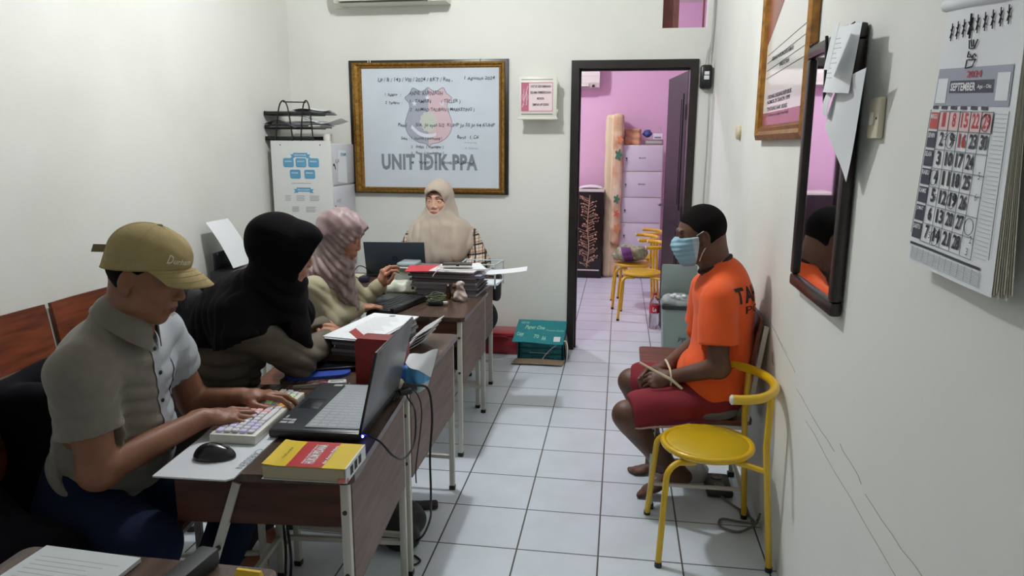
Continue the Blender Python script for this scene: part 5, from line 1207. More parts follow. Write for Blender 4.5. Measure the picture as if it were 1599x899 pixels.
# ------------------------------------------------------------------ people
def head_ops(ears=True, jaw=1.0, lids=.0042, fem=False):
    nz = .80 if fem else 1.0
    o = Ops()
    o.u(ell((0, -.010, .028), (.074, .090, .088)), .02)
    o.u(ell((0, .022, -.020), (.062, .070, .080)), .03)
    o.u(ell((0, .030, -.060), (.047*jaw, .056, .052)), .025)
    o.u(ell((0, .066, -.096), (.022*jaw, .020, .019)), .025)
    for s in (-1, 1):
        o.u(ell((s*.038, .055, -.022), (.022, .026, .022)), .02)
        o.u(ell((s*.026, .083, .030), (.026, .010, .008)), .012)
        o.u(ell((s*.046*jaw, .012, -.070), (.016, .034, .022)), .02)
        o.sub(ell((s*.031, .099, .008), (.019, .014, .012)), .012)
        o.u(ell((s*.031, .0775, .007), (.0165, .0135, .0130)), .004)
        o.sub(ell((s*.031, .093, .006), (.0128, .010, lids)), .0015)
        if ears:
            o.u(ell((s*.076, -.010, -.012), (.008, .018, .031), frame(90+s*18, 0, 0)), .006)
            o.sub(ell((s*.085, -.006, -.006), (.006, .010, .018)), .004)
            o.u(ell((s*.073, -.004, -.040), (.008, .009, .010)), .004)
    o.u(cone((0, .086, .016), (0, .104-.005*fem, -.020), .0070, .0105*nz), .010)
    o.u(ell((0, .1045-.006*fem, -.024), (.0120*nz, .0105*nz, .0100*nz)), .005)
    for s in (-1, 1): o.u(ell((s*.0125, .096, -.029), (.0085, .010, .0075)), .005); o.sub(ell((s*.007, .101, -.038), (.004, .006, .004)), .002)
    o.u(ell((0, .088, -.058), (.027, .010, .016)), .014)
    o.u(ell((0, .0935, -.0545), (.020, .0075, .0050)), .004)
    o.u(ell((0, .0925, -.0655), (.018, .0080, .0060)), .004)
    o.sub(ell((0, .104, -.0600), (.021, .006, .0012)), .002)
    return o
def face_mat(o, R, s=1.0, under=False):
    """0 skin, 1 lips, 2 eyebrows"""
    o, R = A(o), A(R)
    def f(P):
        q = ((P-o)@R)/s; x, y, z = q[:, 0], q[:, 1], q[:, 2]; ax = np.abs(x); m = np.zeros(len(P), int)
        lip = (y > .075) & (ax < .0215) & (z < -.0515-.22*(ax-.004).clip(0)) & (z > -.0695+.38*(ax-.004).clip(0)); m[lip] = 1
        if under: m[(y > .02) & (z > .052+.25*ax*ax/.04)] = 3
        bz = .030+.0055*np.sin((ax-.012)/.036*math.pi); brow = (y > .05) & (ax > .011) & (ax < .049) & (np.abs(z-bz) < .0040-.0025*((ax-.02).clip(0)/.03)); m[brow] = 2
        return m
    return f
def hand_ops(s=1, curl=(18, 32, 22), spread=6, thumb=(0, 0), fan=None):
    o = Ops(); o.u(cone((0, -.02, 0), (0, .035, 0), .0235, .0225, (1, 0, 0), 1.2), .01)
    o.u(ell((0, .050, 0), (.040, .046, .0145)), .015).u(ell((s*.022, .030, -.006), (.018, .030, .014)), .012)
    bs = [(.030, .080), (.0105, .086), (-.0095, .083), (-.028, .074)]; ln = [(.041, .025, .021), (.045, .029, .022), (.042, .027, .021), (.033, .020, .019)]
    for k, ((x, y), L) in enumerate(zip(bs, ln)):
        p = np.array([s*x, y, .001]); a = 0; yaw = math.radians((1.3-k)*spread*s); r = [.0092, .0085, .0077, .0068][:]
        if k == 3: r = [x_*.87 for x_ in r]
        cu = curl[k] if hasattr(curl[0], '__len__') else curl
        o.u(ell(p, (.0105, .012, .0100)), .008)
        for j in range(3):
            a += math.radians(cu[j]); d = np.array([math.sin(yaw)*math.cos(a), math.cos(yaw)*math.cos(a), -math.sin(a)]); q = p+d*L[j]
            o.u(cone(p, q, r[j], r[j+1]), .0022); p = q
    t0 = np.array([s*.020, .020, -.006]); t1 = np.array([s*(.046+.01*thumb[0]), .046, -.014-.012*thumb[1]]); t2 = t1+np.array([s*(.010-.012*thumb[1]), .030, -.006-.010*thumb[1]]); t3 = t2+np.array([s*(.000-.010*thumb[1]), .024, -.004])
    o.u(cone(t0, t1, .014, .0115), .010).u(cone(t1, t2, .0112, .0098), .003).u(cone(t2, t3, .0098, .0078), .002)
    return o
def hframe(fwd, up):
    f = np.array(fwd, float); f /= np.linalg.norm(f); u = np.array(up, float); u -= f*(u@f); u /= np.linalg.norm(u); return np.stack([np.cross(f, u), f, u], 1)
def foot_ops(s=1):
    """local y towards the toes, z up, origin under the ankle on the floor; s=+1 big toe on +x"""
    o = Ops(); o.u(ell((0, -.025, .032), (.030, .036, .032)), .01).u(cone((0, -.01, .055), (s*.008, .10, .028), .036, .024), .02)
    o.u(ell((s*.004, .125, .020), (.042, .045, .019)), .02).u(cone((0, -.01, .09), (0, 0, .05), .030, .034), .02)
    for k, (x, y, L, r) in enumerate(((.026, .155, .035, .0125), (.009, .162, .028, .0095), (-.006, .158, .025, .0088), (-.019, .150, .022, .0082), (-.031, .139, .020, .0080))):
        o.u(cone((s*x, y-.01, .016), (s*x, y+L-.008, .0105), r, r*.92), .003)
    return o
def march(ops, P, D, n=50, off=.0):
    P = A(P).reshape(-1, 3); D = A(D); D = D/np.linalg.norm(D); t = np.zeros(len(P), F32)
    for _ in range(n): t += np.clip(ops.ev(P+t[:, None]*D), -.02, .03)*.8
    return P+(t-off)[:, None]*D
def decal(mb, ops, o, xd, yd, dr, w_, h_, nu, nv, off=.002, shape=None):
    o, xd, yd = A(o), A(xd), A(yd)
    xd = xd/np.linalg.norm(xd); yd = yd/np.linalg.norm(yd)
    pts = []
    for j in range(nv+1):
        for i in range(nu+1):
            u, v = i/nu, j/nv
            if shape: u, v = shape(u, v)
            pts.append(o+xd*(u*w_)+yd*(v*h_))
    H = march(ops, np.array(pts), dr, off=off); W_ = nu+1
    mb.add([tuple(map(float, p)) for p in H], [(j*W_+i, j*W_+i+1, (j+1)*W_+i+1, (j+1)*W_+i) for j in range(nv) for i in range(nu)], True)
def decal_text(mb, ops, s_, o, xd, yd, dr, w_, h_, off=.002, **k):
    tb = MB(); text_geo(tb, s_, (0, 0, 0), X, Y, w_, h_, th=0, **k); o, xd, yd = A(o), A(xd), A(yd); xd = xd/np.linalg.norm(xd); yd = yd/np.linalg.norm(yd)
    # subdivide long faces so that the letters follow the cloth
    bm = bmesh.new(); vv = [bm.verts.new(p) for p in tb.v]
    for f in tb.f:
        try: bm.faces.new([vv[i] for i in f])
        except Exception: pass
    bmesh.ops.triangulate(bm, faces=bm.faces[:])
    for _ in range(4):
        e_ = [e for e in bm.edges if e.calc_length() > .008]
        if not e_: break
        bmesh.ops.subdivide_edges(bm, edges=e_, cuts=1)
        bmesh.ops.triangulate(bm, faces=bm.faces[:])
    bm.verts.index_update(); P = np.array([o+xd*v.co.x+yd*v.co.y for v in bm.verts]); H = march(ops, P, dr, off=off)
    mb.add([tuple(map(float, p)) for p in H], [tuple(v.index for v in f.verts) for f in bm.faces]); bm.free()
def skin(name, c, c2, rough=.5):
    m = mat(name, c, rough, col2=c2, vscale=14, bump=.08, bscale=160); b = m.node_tree.nodes['Principled BSDF']
    b.inputs['Subsurface Weight'].default_value = .08; b.inputs['Subsurface Radius'].default_value = (.02, .008, .004); b.inputs['Subsurface Scale'].default_value = .3
    return m
LIPM = mat('lips', '#8e4f46', .4); LIPD = mat('lips_dark', '#6d3f35', .4); BROW = mat('eyebrow_hair', '#2a1d18', .8); HAIR = mat('short_black_hair', '#0e0b0a', .9, bump=.8, bscale=380, spec=.15)
EYEW = mat('eye_white', '#d8d2ca', .2); IRIS = mat('iris_dark', '#1d120d', .1)
def eyes(H, parent, down=0):
    o, R, s = H
    for sg in (-1, 1):
        c = A(o)+A(R)@A((sg*.031, .0765, .007))*s; mb = MB(); mb.ball(tuple(map(float, c)), .0121*s, 14)
        d = A(R)@A((0, math.cos(math.radians(down)), -math.sin(math.radians(down)))); e = mb.build('eye', EYEW, parent)
        mb = MB(); c2 = c+d*.0064*s; mb.ball(tuple(map(float, c2)), .0062*s, 12); mb.build('iris', IRIS, e)
def cloth_child(name, ops, h, m, parent, matfn=None, lo=None, hi=None):
    V, Q = surface(ops, h, lo, hi); return mesh_np(name, V, Q, m, parent, matfn)
def halfspace(n, c):
    n = A(n); return fn(lambda P: P@n-F32(c), (0, 0, 0), (1, 1, 1))
def ridges(n, fr, amp, warp=2.0, zmax=9, zmin=-9, seed=0):
    n = A(n); n = n/np.linalg.norm(n)
    def f(P):
        s = np.sin(P@n*fr+warp*np.sin(P[:, 2]*11+seed)+warp*.6*np.sin(P[:, 1]*13+seed*2))
        w_ = np.clip((zmax-P[:, 2])/.04, 0, 1)*np.clip((P[:, 2]-zmin)/.04, 0, 1)
        return (amp*(1-1.6*np.abs(s))*w_).astype(F32)
    return f
def scarf_head(peak=.0, op=(.054, .086), cz=-.008, back=.0, edge=None):
    o = Ops(); o.u(ell((0, -.016-back, .024), (.090, .108+back, .108)), .02).u(ell((0, .006, -.045), (.080, .086, .095)), .03)
    o.u(ell((0, .058+peak, .062), (.060, .046+peak*.4, .044)), .04)
    o.u(cone((0, -.005, -.085), (0, -.02, -.17), .078, .098), .03)
    if edge:
        e0, e1 = edge
        o.u(ell((0, .050, .002), (.077, .072, .112)), .025)
        o.sub(fn(lambda P: np.maximum(np.maximum(e0+e1*P[:, 2]-P[:, 1], -.112-P[:, 2]), .0-P[:, 1]), (-.12, -.02, -.13), (.12, .25, .20)), .006)
    def f(P):
        q = np.sqrt((P[:, 0]/op[0])**2+((P[:, 2]-cz)/op[1])**2)-1
        return np.maximum(q*min(op), .035-P[:, 1])
    o.sub(fn(f, (-op[0], .03, -.12), (op[0], .25, .1)), .004 if edge else .010)
    return o
def hair_ops(t=.0045):
    o = Ops(); o.u(ell((0, -.012, .028), (.074+t, .092+t, .088+t)), .02).u(ell((0, .010, -.020), (.062+t, .062+t, .07)), .03)
    def f(P):
        y = P[:, 1]; hl = np.interp(y, [-.12, -.05, -.025, -.012, .012, .03, .045, .07, .10], [-.062, -.055, -.035, .018, .012, .030, .052, .066, .074]).astype(F32)
        return hl-P[:, 2]
    o.isect(fn(f, (0, 0, 0), (1, 1, 1)), .004); return o

# ---- person 1: khaki cap, grey shirt, typing
SK1 = skin('tan_skin', '#8f5f45', '#7d4f38')
H1 = ((-.531, -1.095, 1.150), frame(9, 21, -3), .95)
nb1 = (-.588, -1.097, 1.010)
head = Ops().u(local(head_ops(jaw=1.12, lids=.002), *H1), .001); hl = A(H1[0])+A(H1[1])@A((0, -.012, -.06)); head.u(cone(hl, nb1, .050, .058), .016)
head.u(cone(A(H1[0])+A(H1[1])@A((0, -.036, -.03)), A(nb1)+A((-.012, 0, 0)), .036, .05), .03)
shN, elN, wrN = (-.612, -1.250, .942), (-.582, -1.262, .700), (-.462, -1.010, .742)
shF, elF, wrF = (-.640, -.905, .945), (-.600, -.830, .715), (-.445, -.835, .742)
armN = Ops().u(cone(shN, elN, .050, .043), .02).u(cone(elN, wrN, .043, .027), .012).u(ell(elN, (.045, .045, .045)), .02)
armN.u(local(hand_ops(-1, ((14, 26, 18), (10, 28, 20), (14, 30, 22), (18, 30, 24)), 7, (.5, .3)), wrN, hframe((.105, .075, -.006), (.12, -.10, 1)), .98), .008)
armF = Ops().u(cone(shF, elF, .048, .042), .02).u(cone(elF, wrF, .042, .027), .012).u(ell(elF, (.043, .043, .043)), .02)
armF.u(local(hand_ops(1, ((12, 26, 18), (8, 28, 20), (12, 30, 22), (18, 30, 24)), 7, (.5, .3)), wrF, hframe((.12, .035, .004), (0, .12, 1)), .98), .008)
core = Ops().u(cone((-.755, -1.075, .52), (-.680, -1.075, .84), .105, .105, (0, 1, 0), 1.30), .03).u(cone((-.665, -1.21, .915), (-.665, -.94, .915), .045, .045), .05).u(cone(nb1, (-.66, -1.08, .88), .055, .09), .04)
for hy_, kn, an, to in (((-1.15), (-.475, -1.255, .505), (-.54, -1.22, .10), (-.42, -1.22, .03)), ((-1.0), (-.40, -.93, .505), (-.58, -.90, .10), (-.46, -.90, .03))):
    core.u(cone((-.74, hy_, .50), kn, .085, .058), .03).u(cone(kn, an, .055, .04), .02).u(cone(an, to, .04, .028), .02)
V, Q = join_np([surface(head, .0026), surface(armN, .0028), surface(armF, .0028), surface(core, .010)])
p1 = mesh_np('person', V, Q, [SK1, LIPD, BROW], None, face_mat(*H1), base=(-.70, -1.08, 0))
tag(p1, 'person in a khaki cap and grey short-sleeved shirt typing at the laptop desk', 'person')
eyes(H1, p1, 25)
GREY1 = mat('grey_heather_shirt', '#7b756b', .9, var=.06, vscale=40, bump=.25, bscale=500, sheen=.2); PALE1 = mat('pale_blue_panel', '#a7adb2', .85, bump=.2, bscale=400)
sh = Ops()
sh.u(cone((-.735, -1.075, .585), (-.640, -1.080, .875), .112, .112, (0, 1, 0), 1.33), .03).u(ell((-.64, -1.07, .70), (.105, .13, .14)), .05)
sh.u(cone((-.625, -1.225, .942), (-.635, -.935, .945), .060, .062), .06).u(cone((-.648, -1.085, .950), (-.604, -1.097, 1.036), .086, .063), .05).u(ell((-.690, -1.09, .89), (.082, .145, .12)), .05).u(cone((-.622, -1.19, .980), (-.618, -1.09, 1.03), .04, .05), .04)
sl = lambda s_, e_, t: tuple(s_[i]+(e_[i]-s_[i])*t for i in range(3))
sh.u(cone(shN, sl(shN, elN, .66), .070, .074), .035).u(cone(shF, sl(shF, elF, .62), .068, .070), .035)
for s_, e_, t in ((shN, elN, .60), (shF, elF, .56)):
    n_ = A(e_)-A(s_); n_ /= np.linalg.norm(n_); c_ = float(n_@A(sl(s_, e_, t)))
    sh.sub(fn(lambda P, n_=n_, c_=c_, q=A(e_): np.maximum(F32(c_)-P@n_, np.sqrt(((P-q)**2).sum(1))-.155), A(e_)-.17, A(e_)+.17) if s_ is shF else fn(lambda P, n_=n_, c_=c_, q=A(e_): np.maximum(np.maximum(F32(c_)-P@n_, np.sqrt(((P-q)**2).sum(1))-.16), P[:, 1]+1.214), A(e_)-.18, A(e_)+.18), .004)
folds = wob(.0035, 26, 5); sh.disp(folds); sh.disp(ridges((.5, -.2, .9), 60, .0028, 3.0, .97, seed=4)); sh.disp(lambda P: (.004*np.sin((P[:, 2]*1.0+P[:, 0]*.8)*70+3*np.sin(P[:, 1]*20))*np.clip(1-np.abs(P[:, 2]-.68)/.14, 0, 1)).astype(F32))
sh.sub(local(Ops().u(cone((0, 0, 0), (0, 0, .2), .060, .075), .001), A((-.590, -1.097, 1.046)), frame(12, 26, 0)), .006)
def shirt_split(P):   # the left front panel is pale blue, the rest grey heather
    return ((P[:, 1] > np.interp(P[:, 2], [.60, .66, .74, .82, .90, .985], [-1.043, -1.045, -1.055, -1.068, -1.080, -1.082])) & (P[:, 0] > -.640) & (P[:, 2] < 1.0)).astype(int)
cloth_child('shirt', sh, .0055, [GREY1, PALE1], p1, shirt_split)
# collar, placket, buttons, pocket
def collar(parent, c, R_, a0, a1, r0, m, hgt=.036, name='collar'):
    mb = MB(); c = A(c); R_ = A(R_)
    def f(u, v):
        a = math.radians(a0+(a1-a0)*u); e = abs(2*u-1)**3
        rad = r0+(.020+.016*e)*v; z = hgt*(1-v)*(1-.35*e)-(.012+.030*e)*v
        q = c+R_@A((rad*math.sin(a)*.98, rad*math.cos(a)*1.08, z+.006)); return tuple(map(float, q))
    mb.grid(f, 36, 5, .003); return mb.build(name, m, parent)
collar(p1, (-.592, -1.100, 1.034), frame(12, 28, 0), 16, 344, .060, GREY1, .042)
pk = MB(); base = [(-.540, -1.082, .985), (-.512, -1.080, .90), (-.505, -1.068, .82), (-.50, -1.055, .74), (-.50, -1.045, .66)]
bp = spline(base, 4); Pn = []
for p in bp:
    for dy in (-.016, .016): Pn.append((-.30, p.y+dy, p.z))
Hh = march(sh, np.array(Pn), (-1, 0, 0), off=.0028); pk.add([tuple(map(float, h)) for h in Hh], [(2*i, 2*i+1, 2*i+3, 2*i+2) for i in range(len(bp)-1)], True)
pk.build('placket', PALE1, p1)
for i_, (yy, zz) in enumerate(((-1.082, .955), (-1.078, .89), (-1.066, .81), (-1.056, .73), (-1.046, .67))):
    h = march(sh, [(-.30, yy-.0, zz)], (-1, 0, 0), off=.0045)[0]; MB().ball(tuple(map(float, h)), (.0025, .006, .006), 10).build('button', BLKP, p1)
pk = MB(); decal(pk, sh, (-.30, -1.00, .80), (0, 1, 0), (0, 0, 1), (-1, 0, 0), .095, .105, 6, 7, .003); pk.build('pocket', PALE1, p1)
# hair and cap
cloth_child('hair', Ops().u(local(hair_ops(.0035), *H1), .001), .003, HAIR, p1)
_ce = ell((0, 0, 0), (.0885, .1035, .090))
cap = Ops(); cap.u(fn(lambda P: _ce.ev(np.stack([P[:, 0], P[:, 1]+.006, np.where(P[:, 2] < .048, (P[:, 2]-.048)*.15, P[:, 2]-.048)], 1).astype(F32)), (-.095, -.115, -.04), (.095, .10, .14)), .01).u(ell((0, .045, .075), (.06, .050, .045)), .03)
cap.isect(fn(lambda P: (.020+.34*P[:, 1])-P[:, 2], (0, 0, 0), (1, 1, 1)), .004)
def brim(P):
    x, y, z = P[:, 0], P[:, 1], P[:, 2]; zz = .044-.13*(y-.07)-7.0*x*x; q = np.sqrt((x/.084)**2+((y-.080)/.098)**2)-1
    return np.maximum(np.abs(z-zz)-.0028, np.maximum(q*.08, .045-y))
cap.sub(ell((0, -.012, .028), (.076, .094, .088)), .002)
cap.disp(lambda P: (.0022*np.exp(-(P[:, 0]/.012)**2)*np.clip((P[:, 1]-.02)*20, 0, 1)*np.clip((P[:, 2]-.05)*30, 0, 1)*(P[:, 1] < .1)+.0018*np.sin(P[:, 0]*110+P[:, 1]*60)*np.clip((P[:, 1]-.03)*14, 0, 1)*np.clip((P[:, 2]-.07)*30, 0, 1)*(P[:, 1] < .1)).astype(F32))
KHAKI = mat('khaki_cotton', '#a39163', .9, var=.05, vscale=60, bump=.3, bscale=420)
capo = Ops().u(local(cap, *H1), .001); capc = cloth_child('cap', capo, .0028, KHAKI, p1)
def brim_pt(u, v):
    t = math.radians(-78+156*u); tb = math.radians(-68+136*u)
    bx_, by_ = .0870*math.sin(tb), -.006+.1020*math.cos(tb); bz = .024+.34*by_
    ox, oy = .081*math.sin(t), .070+.103*math.cos(t); oz = .050-.16*(oy-.09)-5.5*ox*ox
    w_ = v; x_, y_ = bx_+(ox-bx_)*w_, by_+(oy-by_)*w_; z_ = bz+(oz-bz)*w_+.006*math.sin(math.pi*w_)*math.cos(t)
    return tuple(map(float, A(H1[0])+A(H1[1])@A((x_, y_, z_))*H1[2]))
q = MB(); q.grid(brim_pt, 28, 8, .0035); q.build('brim', KHAKI, capc)
q = MB()
for v_ in (.25, .5, .75, .97): q.tube([tuple(A(brim_pt(k/24, v_))+A((0, 0, .0006))) for k in range(1, 24)], .0006, 4)
q.build('brim_stitching', mat('khaki_stitch', '#91815a', .9), capc)
L2W = lambda H, p: tuple(map(float, A(H[0])+A(H[1])@A(p)*H[2]))
MB().ball(L2W(H1, (0, -.003, .137)), (.008, .008, .004), 12).build('cap_button', mat('khaki_dark', '#6b5f42', .9), capc)
q = MB(); q.grid(lambda u, v: L2W(H1, (-.030-.006*u, -.104-.060*u, .020+.022*v-.022*u)), 6, 2, .002); q.build('cap_strap', mat('khaki_strap', '#7d7050', .9), capc)
q = MB(); q.tube([L2W(H1, (.0880*math.sin(t), -.006+.1030*math.cos(t), .023+.34*(-.006+.1030*math.cos(t)))) for t in np.linspace(math.radians(62), math.radians(298), 30)], .0012, 5)
for a in (0, 60, 120, 240, 300):
    t = math.radians(a+30); q.tube([L2W(H1, (.0878*math.sin(t)*math.sin(w_), -.006+.1038*math.cos(t)*math.sin(w_), .048+.0903*math.cos(w_))) for w_ in np.linspace(.1, 1.55, 12)], .0009, 4)
q.build('cap_seams', mat('khaki_seam', '#8f7f57', .9), capc)
q = MB(); R1 = A(H1[1]); o_ = A(L2W(H1, (.062, .17, .058))); xd = R1@A((-1, 0, 0)); yd = R1@A((0, 0, 1)); 
xd2 = R1@A((-.8, .6, 0)); o2 = A(L2W(H1, (.20, .05, .055)))
decal_text(q, capo, 'D', A(L2W(H1, (.13, .14, .066))), R1@A((-.75, .66, 0)), yd, R1@A((-.66, -.75, 0)), .014, .022, .0015, shear=.3, bold=.02)
decal_text(q, capo, 'urham', A(L2W(H1, (.118, .151, .068))), R1@A((-.75, .66, 0)), yd, R1@A((-.66, -.75, 0)), .050, .014, .0015, shear=.3, bold=.02)
q.build('embroidery', mat('cream_thread', '#ddd3b8', .8), capc)
JEAN = mat('dark_blue_jeans', '#161f36', .95, var=.12, vscale=25, bump=.3, bscale=500, spec=.15)
jn = Ops().u(cone((-.76, -1.075, .53), (-.74, -1.075, .60), .125, .12, (0, 1, 0), 1.3), .03)
for hy_, kn, an in (((-1.155), (-.475, -1.255, .510), (-.54, -1.22, .10)), ((-.995), (-.40, -.93, .510), (-.58, -.90, .10))): jn.u(cone((-.75, hy_, .505), kn, .098, .076), .03).u(cone(kn, an, .072, .056), .02)
jn.disp(wob(.004, 24, 7)); cloth_child('jeans', jn, .009, JEAN, p1)
for xx, yy in ((-.54, -1.22), (-.58, -.90)):
    o = Ops().u(cone((xx, yy, .055), (xx+.12, yy, .035), .052, .038), .02).isect(fn(lambda P: .001-P[:, 2], (0, 0, 0), (1, 1, 1))); cloth_child('shoe', o, .007, BLKP, p1)

# jacket over the back of his chair
r = thing('jacket', (-.98, -1.12, .1), 'very dark jacket hanging over the chair behind the cap wearer, extended over the lap as shade', 'jacket')
jk = Ops(); jk.u(bx((-.975, -1.10, .66), (.05, .22, .17), frame(0, -9, 0), .045), .03).u(bx((-.985, -1.19, .38), (.075, .17, .26), None, .06), .05).u(cone((-.95, -1.30, .74), (-.90, -1.36, .25), .05, .07), .04).u(cone((-.97, -1.30, .80), (-.99, -.92, .82), .035, .035), .03).u(cone((-.86, -1.32, .62), (-.80, -1.30, .28), .045, .09), .05).u(ell((-.80, -1.28, .33), (.12, .09, .15)), .05).u(cone((-.86, -1.34, .56), (-.66, -1.345, .50), .07, .075), .06).u(cone((-.68, -1.35, .50), (-.62, -1.34, .34), .07, .07), .05)  # last lobes, over the lap, are added dark cloth standing in for shade on the thigh
jk.disp(wob(.007, 20, 11)); cloth_child('jacket_body', jk, .010, mat('midnight_fabric', '#0c0911', .95, bump=.2, bscale=200, spec=.12), r)

# ---- person 2: black headscarf, olive-brown shirt
SK2 = skin('light_tan_skin', '#b07c62', '#9f6c54')
H2 = ((-.449, -.510, 1.128), frame(25, 17, -4), .92)
nb2 = (-.535, -.505, .985)
head = Ops().u(local(head_ops(False, .95, .002, True), *H2), .001); head.u(cone(A(H2[0])+A(H2[1])@A((0, -.03, -.05)), nb2, .048, .052), .03)
sN, eN, wN = (-.525, -.660, .905), (-.425, -.480, .748), (-.422, -.250, .768)
sF, eF, wF = (-.530, -.345, .905), (-.570, -.235, .720), (-.478, -.120, .775)
hnd = Ops().u(cone(wN, sl(wN, eN, .3), .025, .03), .01).u(local(hand_ops(-1, (62, 72, 45), 1, (.0, 1)), wN, hframe((-.015, .10, .018), (.35, 0, 1)), .9), .008)
hndF = Ops().u(cone(wF, sl(wF, eF, .3), .025, .03), .01).u(local(hand_ops(1, (55, 70, 45), 1, (.0, 1)), wF, hframe((.05, -.06, .01), (.2, .4, 1)), .88), .008)
core = Ops().u(cone((-.77, -.50, .52), (-.62, -.505, .83), .080, .080, (0, 1, 0), 1.3), .03).u(cone((-.55, -.62, .90), (-.55, -.38, .90), .045, .045), .05).u(cone(nb2, (-.57, -.5, .88), .05, .07), .04)
core.u(cone(sN, eN, .042, .036), .02).u(cone(eN, wN, .036, .026), .01).u(cone(sF, eF, .042, .036), .02).u(cone(eF, wF, .036, .026), .01)
for yy in (-.58, -.42): core.u(cone((-.74, yy, .49), (-.42, yy, .49), .062, .055), .02).u(cone((-.42, yy, .49), (-.66, yy, .08), .055, .04), .02).u(cone((-.66, yy, .06), (-.56, yy, .03), .035, .025), .02)
V, Q = join_np([surface(head, .0030), surface(hnd, .0028), surface(hndF, .0028), surface(core, .010)])
p2 = mesh_np('person', V, Q, [SK2, LIPM, BROW], None, face_mat(*H2), base=(-.65, -.5, 0))
tag(p2, 'person in a black headscarf and olive-brown shirt leaning on the desk', 'person'); eyes(H2, p2, 25)
OLV = mat('olive_brown_shirt', '#5e574b', .8, var=.06, vscale=30, bump=.15, bscale=300, spec=.3)
sh2 = Ops().u(cone((-.775, -.50, .575), (-.625, -.505, .84), .122, .118, (0, 1, 0), 1.38), .03).u(ell((-.74, -.53, .63), (.11, .17, .13)), .05).u(cone((-.56, -.62, .885), (-.56, -.39, .885), .07, .07), .06)
sh2.u(cone(sN, eN, .064, .052), .03).u(cone(eN, wN, .051, .038), .02).u(cone(sF, eF, .064, .056), .03).u(cone(eF, wF, .055, .042), .02)
for w_, e_ in ((wN, eN), (wF, eF)):
    n_ = A(w_)-A(e_); n_ /= np.linalg.norm(n_); sh2.sub(fn(lambda P, n_=n_, c_=float(n_@A(sl(w_, e_, .02))), q=A(w_): np.maximum(F32(c_)-P@n_, np.sqrt(((P-q)**2).sum(1))-.10), A(w_)-.12, A(w_)+.12), .003)
sh2.disp(wob(.005, 24, 13)); sh2.disp(ridges((.25, .1, 1), 75, .0045, 3.5, .92)); sh2.disp(lambda P: (.004*np.sin((P[:, 2]*.9+P[:, 0]*.5-P[:, 1]*.2)*85+3.0*np.sin(P[:, 1]*16))*np.clip(1-np.abs(P[:, 2]-.70)/.16, 0, 1)).astype(F32))
cloth_child('shirt', sh2, .006, OLV, p2)
SC2 = mat('black_scarf_cloth', '#0c080d', .9, bump=.12, bscale=120, spec=.12)
hs2 = scarf_head(.012, (.058, .090), -.010, .010, edge=(.088, .36))
sc2 = Ops().u(local(hs2, *H2), .001)
sc2.u(cone((-.50, -.50, 1.01), (-.575, -.505, .925), .085, .115, (0, 1, 0), 1.25), .04).u(cone((-.565, -.64, .925), (-.565, -.37, .925), .074, .072), .05)
sc2.u(cone((-.60, -.505, .93), (-.665, -.51, .86), .125, .085, (0, 1, 0), 1.4), .04).u(cone((-.47, -.50, .99), (-.445, -.49, .875), .075, .050, (0, 1, 0), 1.5), .04).u(cone((-.445, -.49, .875), (-.405, -.475, .80), .045, .020, (0, 1, 0), 1.5), .03).u(cone((-.545, -.650, .925), (-.520, -.690, .865), .082, .080), .04).u(cone((-.545, -.36, .925), (-.52, -.32, .87), .080, .075), .04).u(cone((-.63, -.60, .90), (-.66, -.64, .84), .10, .07), .04)
sc2.sub(fn(lambda P: np.maximum(P[:, 2]-(.842+.40*np.clip(P[:, 0]+.58, 0, .15)+.008*np.sin(P[:, 1]*40)), np.minimum(P[:, 0]+.462, P[:, 1]+.56)), (-.9, -.85, .6), (-.35, -.15, .95)), .004)
sc2.disp(wob(.003, 22, 17)); sc2.disp(ridges((.75, -.25, .62), 95, .0035, 3.4, 1.08))
cloth_child('headscarf', sc2, .0048, SC2, p2)
tr = Ops()
for yy in (-.59, -.41): tr.u(cone((-.76, yy, .50), (-.43, yy, .50), .10, .075), .04).u(cone((-.42, yy, .49), (-.66, yy, .08), .07, .055), .02)
cloth_child('trousers', tr, .010, mat('dark_trousers', '#22201e', .9), p2)

# ---- person 3: mauve headscarf, beige shirt
H3 = ((-.612, .385, 1.062), frame(8, 20, -3), .97); nb3 = (-.660, .385, .925)
head = Ops().u(local(head_ops(False, .95, .0018, True), *H3), .001); head.u(cone(A(H3[0])+A(H3[1])@A((0, -.03, -.05)), nb3, .048, .052), .03)
sN, eN, wN = (-.680, .225, .845), (-.640, .250, .700), (-.555, .430, .722)
sF, eF, wF = (-.680, .535, .845), (-.610, .615, .705), (-.520, .645, .790)
hnd = Ops().u(cone(wN, sl(wN, eN, .3), .024, .028), .01).u(local(hand_ops(-1, (16, 24, 16), 4, (.2, .3)), wN, hframe((.08, .072, -.002), (0, .0, 1)), .88), .008)
hndF = Ops().u(cone(wF, sl(wF, eF, .3), .024, .028), .01).u(local(hand_ops(1, ((40, 45, 30), (35, 45, 30), (45, 50, 35), (50, 50, 35)), 4, (.3, .5)), wF, hframe((.045, -.025, .12), (-.5, -.5, .2)), .9), .008)
core = Ops().u(cone((-.78, .38, .52), (-.70, .38, .78), .10, .09, (0, 1, 0), 1.3), .03).u(cone((-.69, .27, .84), (-.69, .50, .84), .045, .045), .05).u(cone(nb3, (-.68, .385, .84), .05, .07), .04)
core.u(cone(sN, eN, .042, .036), .02).u(cone(eN, wN, .036, .026), .01).u(cone(sF, eF, .042, .036), .02).u(cone(eF, wF, .036, .026), .01)
for yy in (.30, .47): core.u(cone((-.76, yy, .49), (-.40, yy, .49), .08, .06), .03).u(cone((-.40, yy, .49), (-.42, yy, .08), .055, .04), .02).u(cone((-.42, yy, .06), (-.32, yy, .03), .035, .025), .02)
V, Q = join_np([surface(head, .0028), surface(hnd, .0028), surface(hndF, .0028), surface(core, .010)])
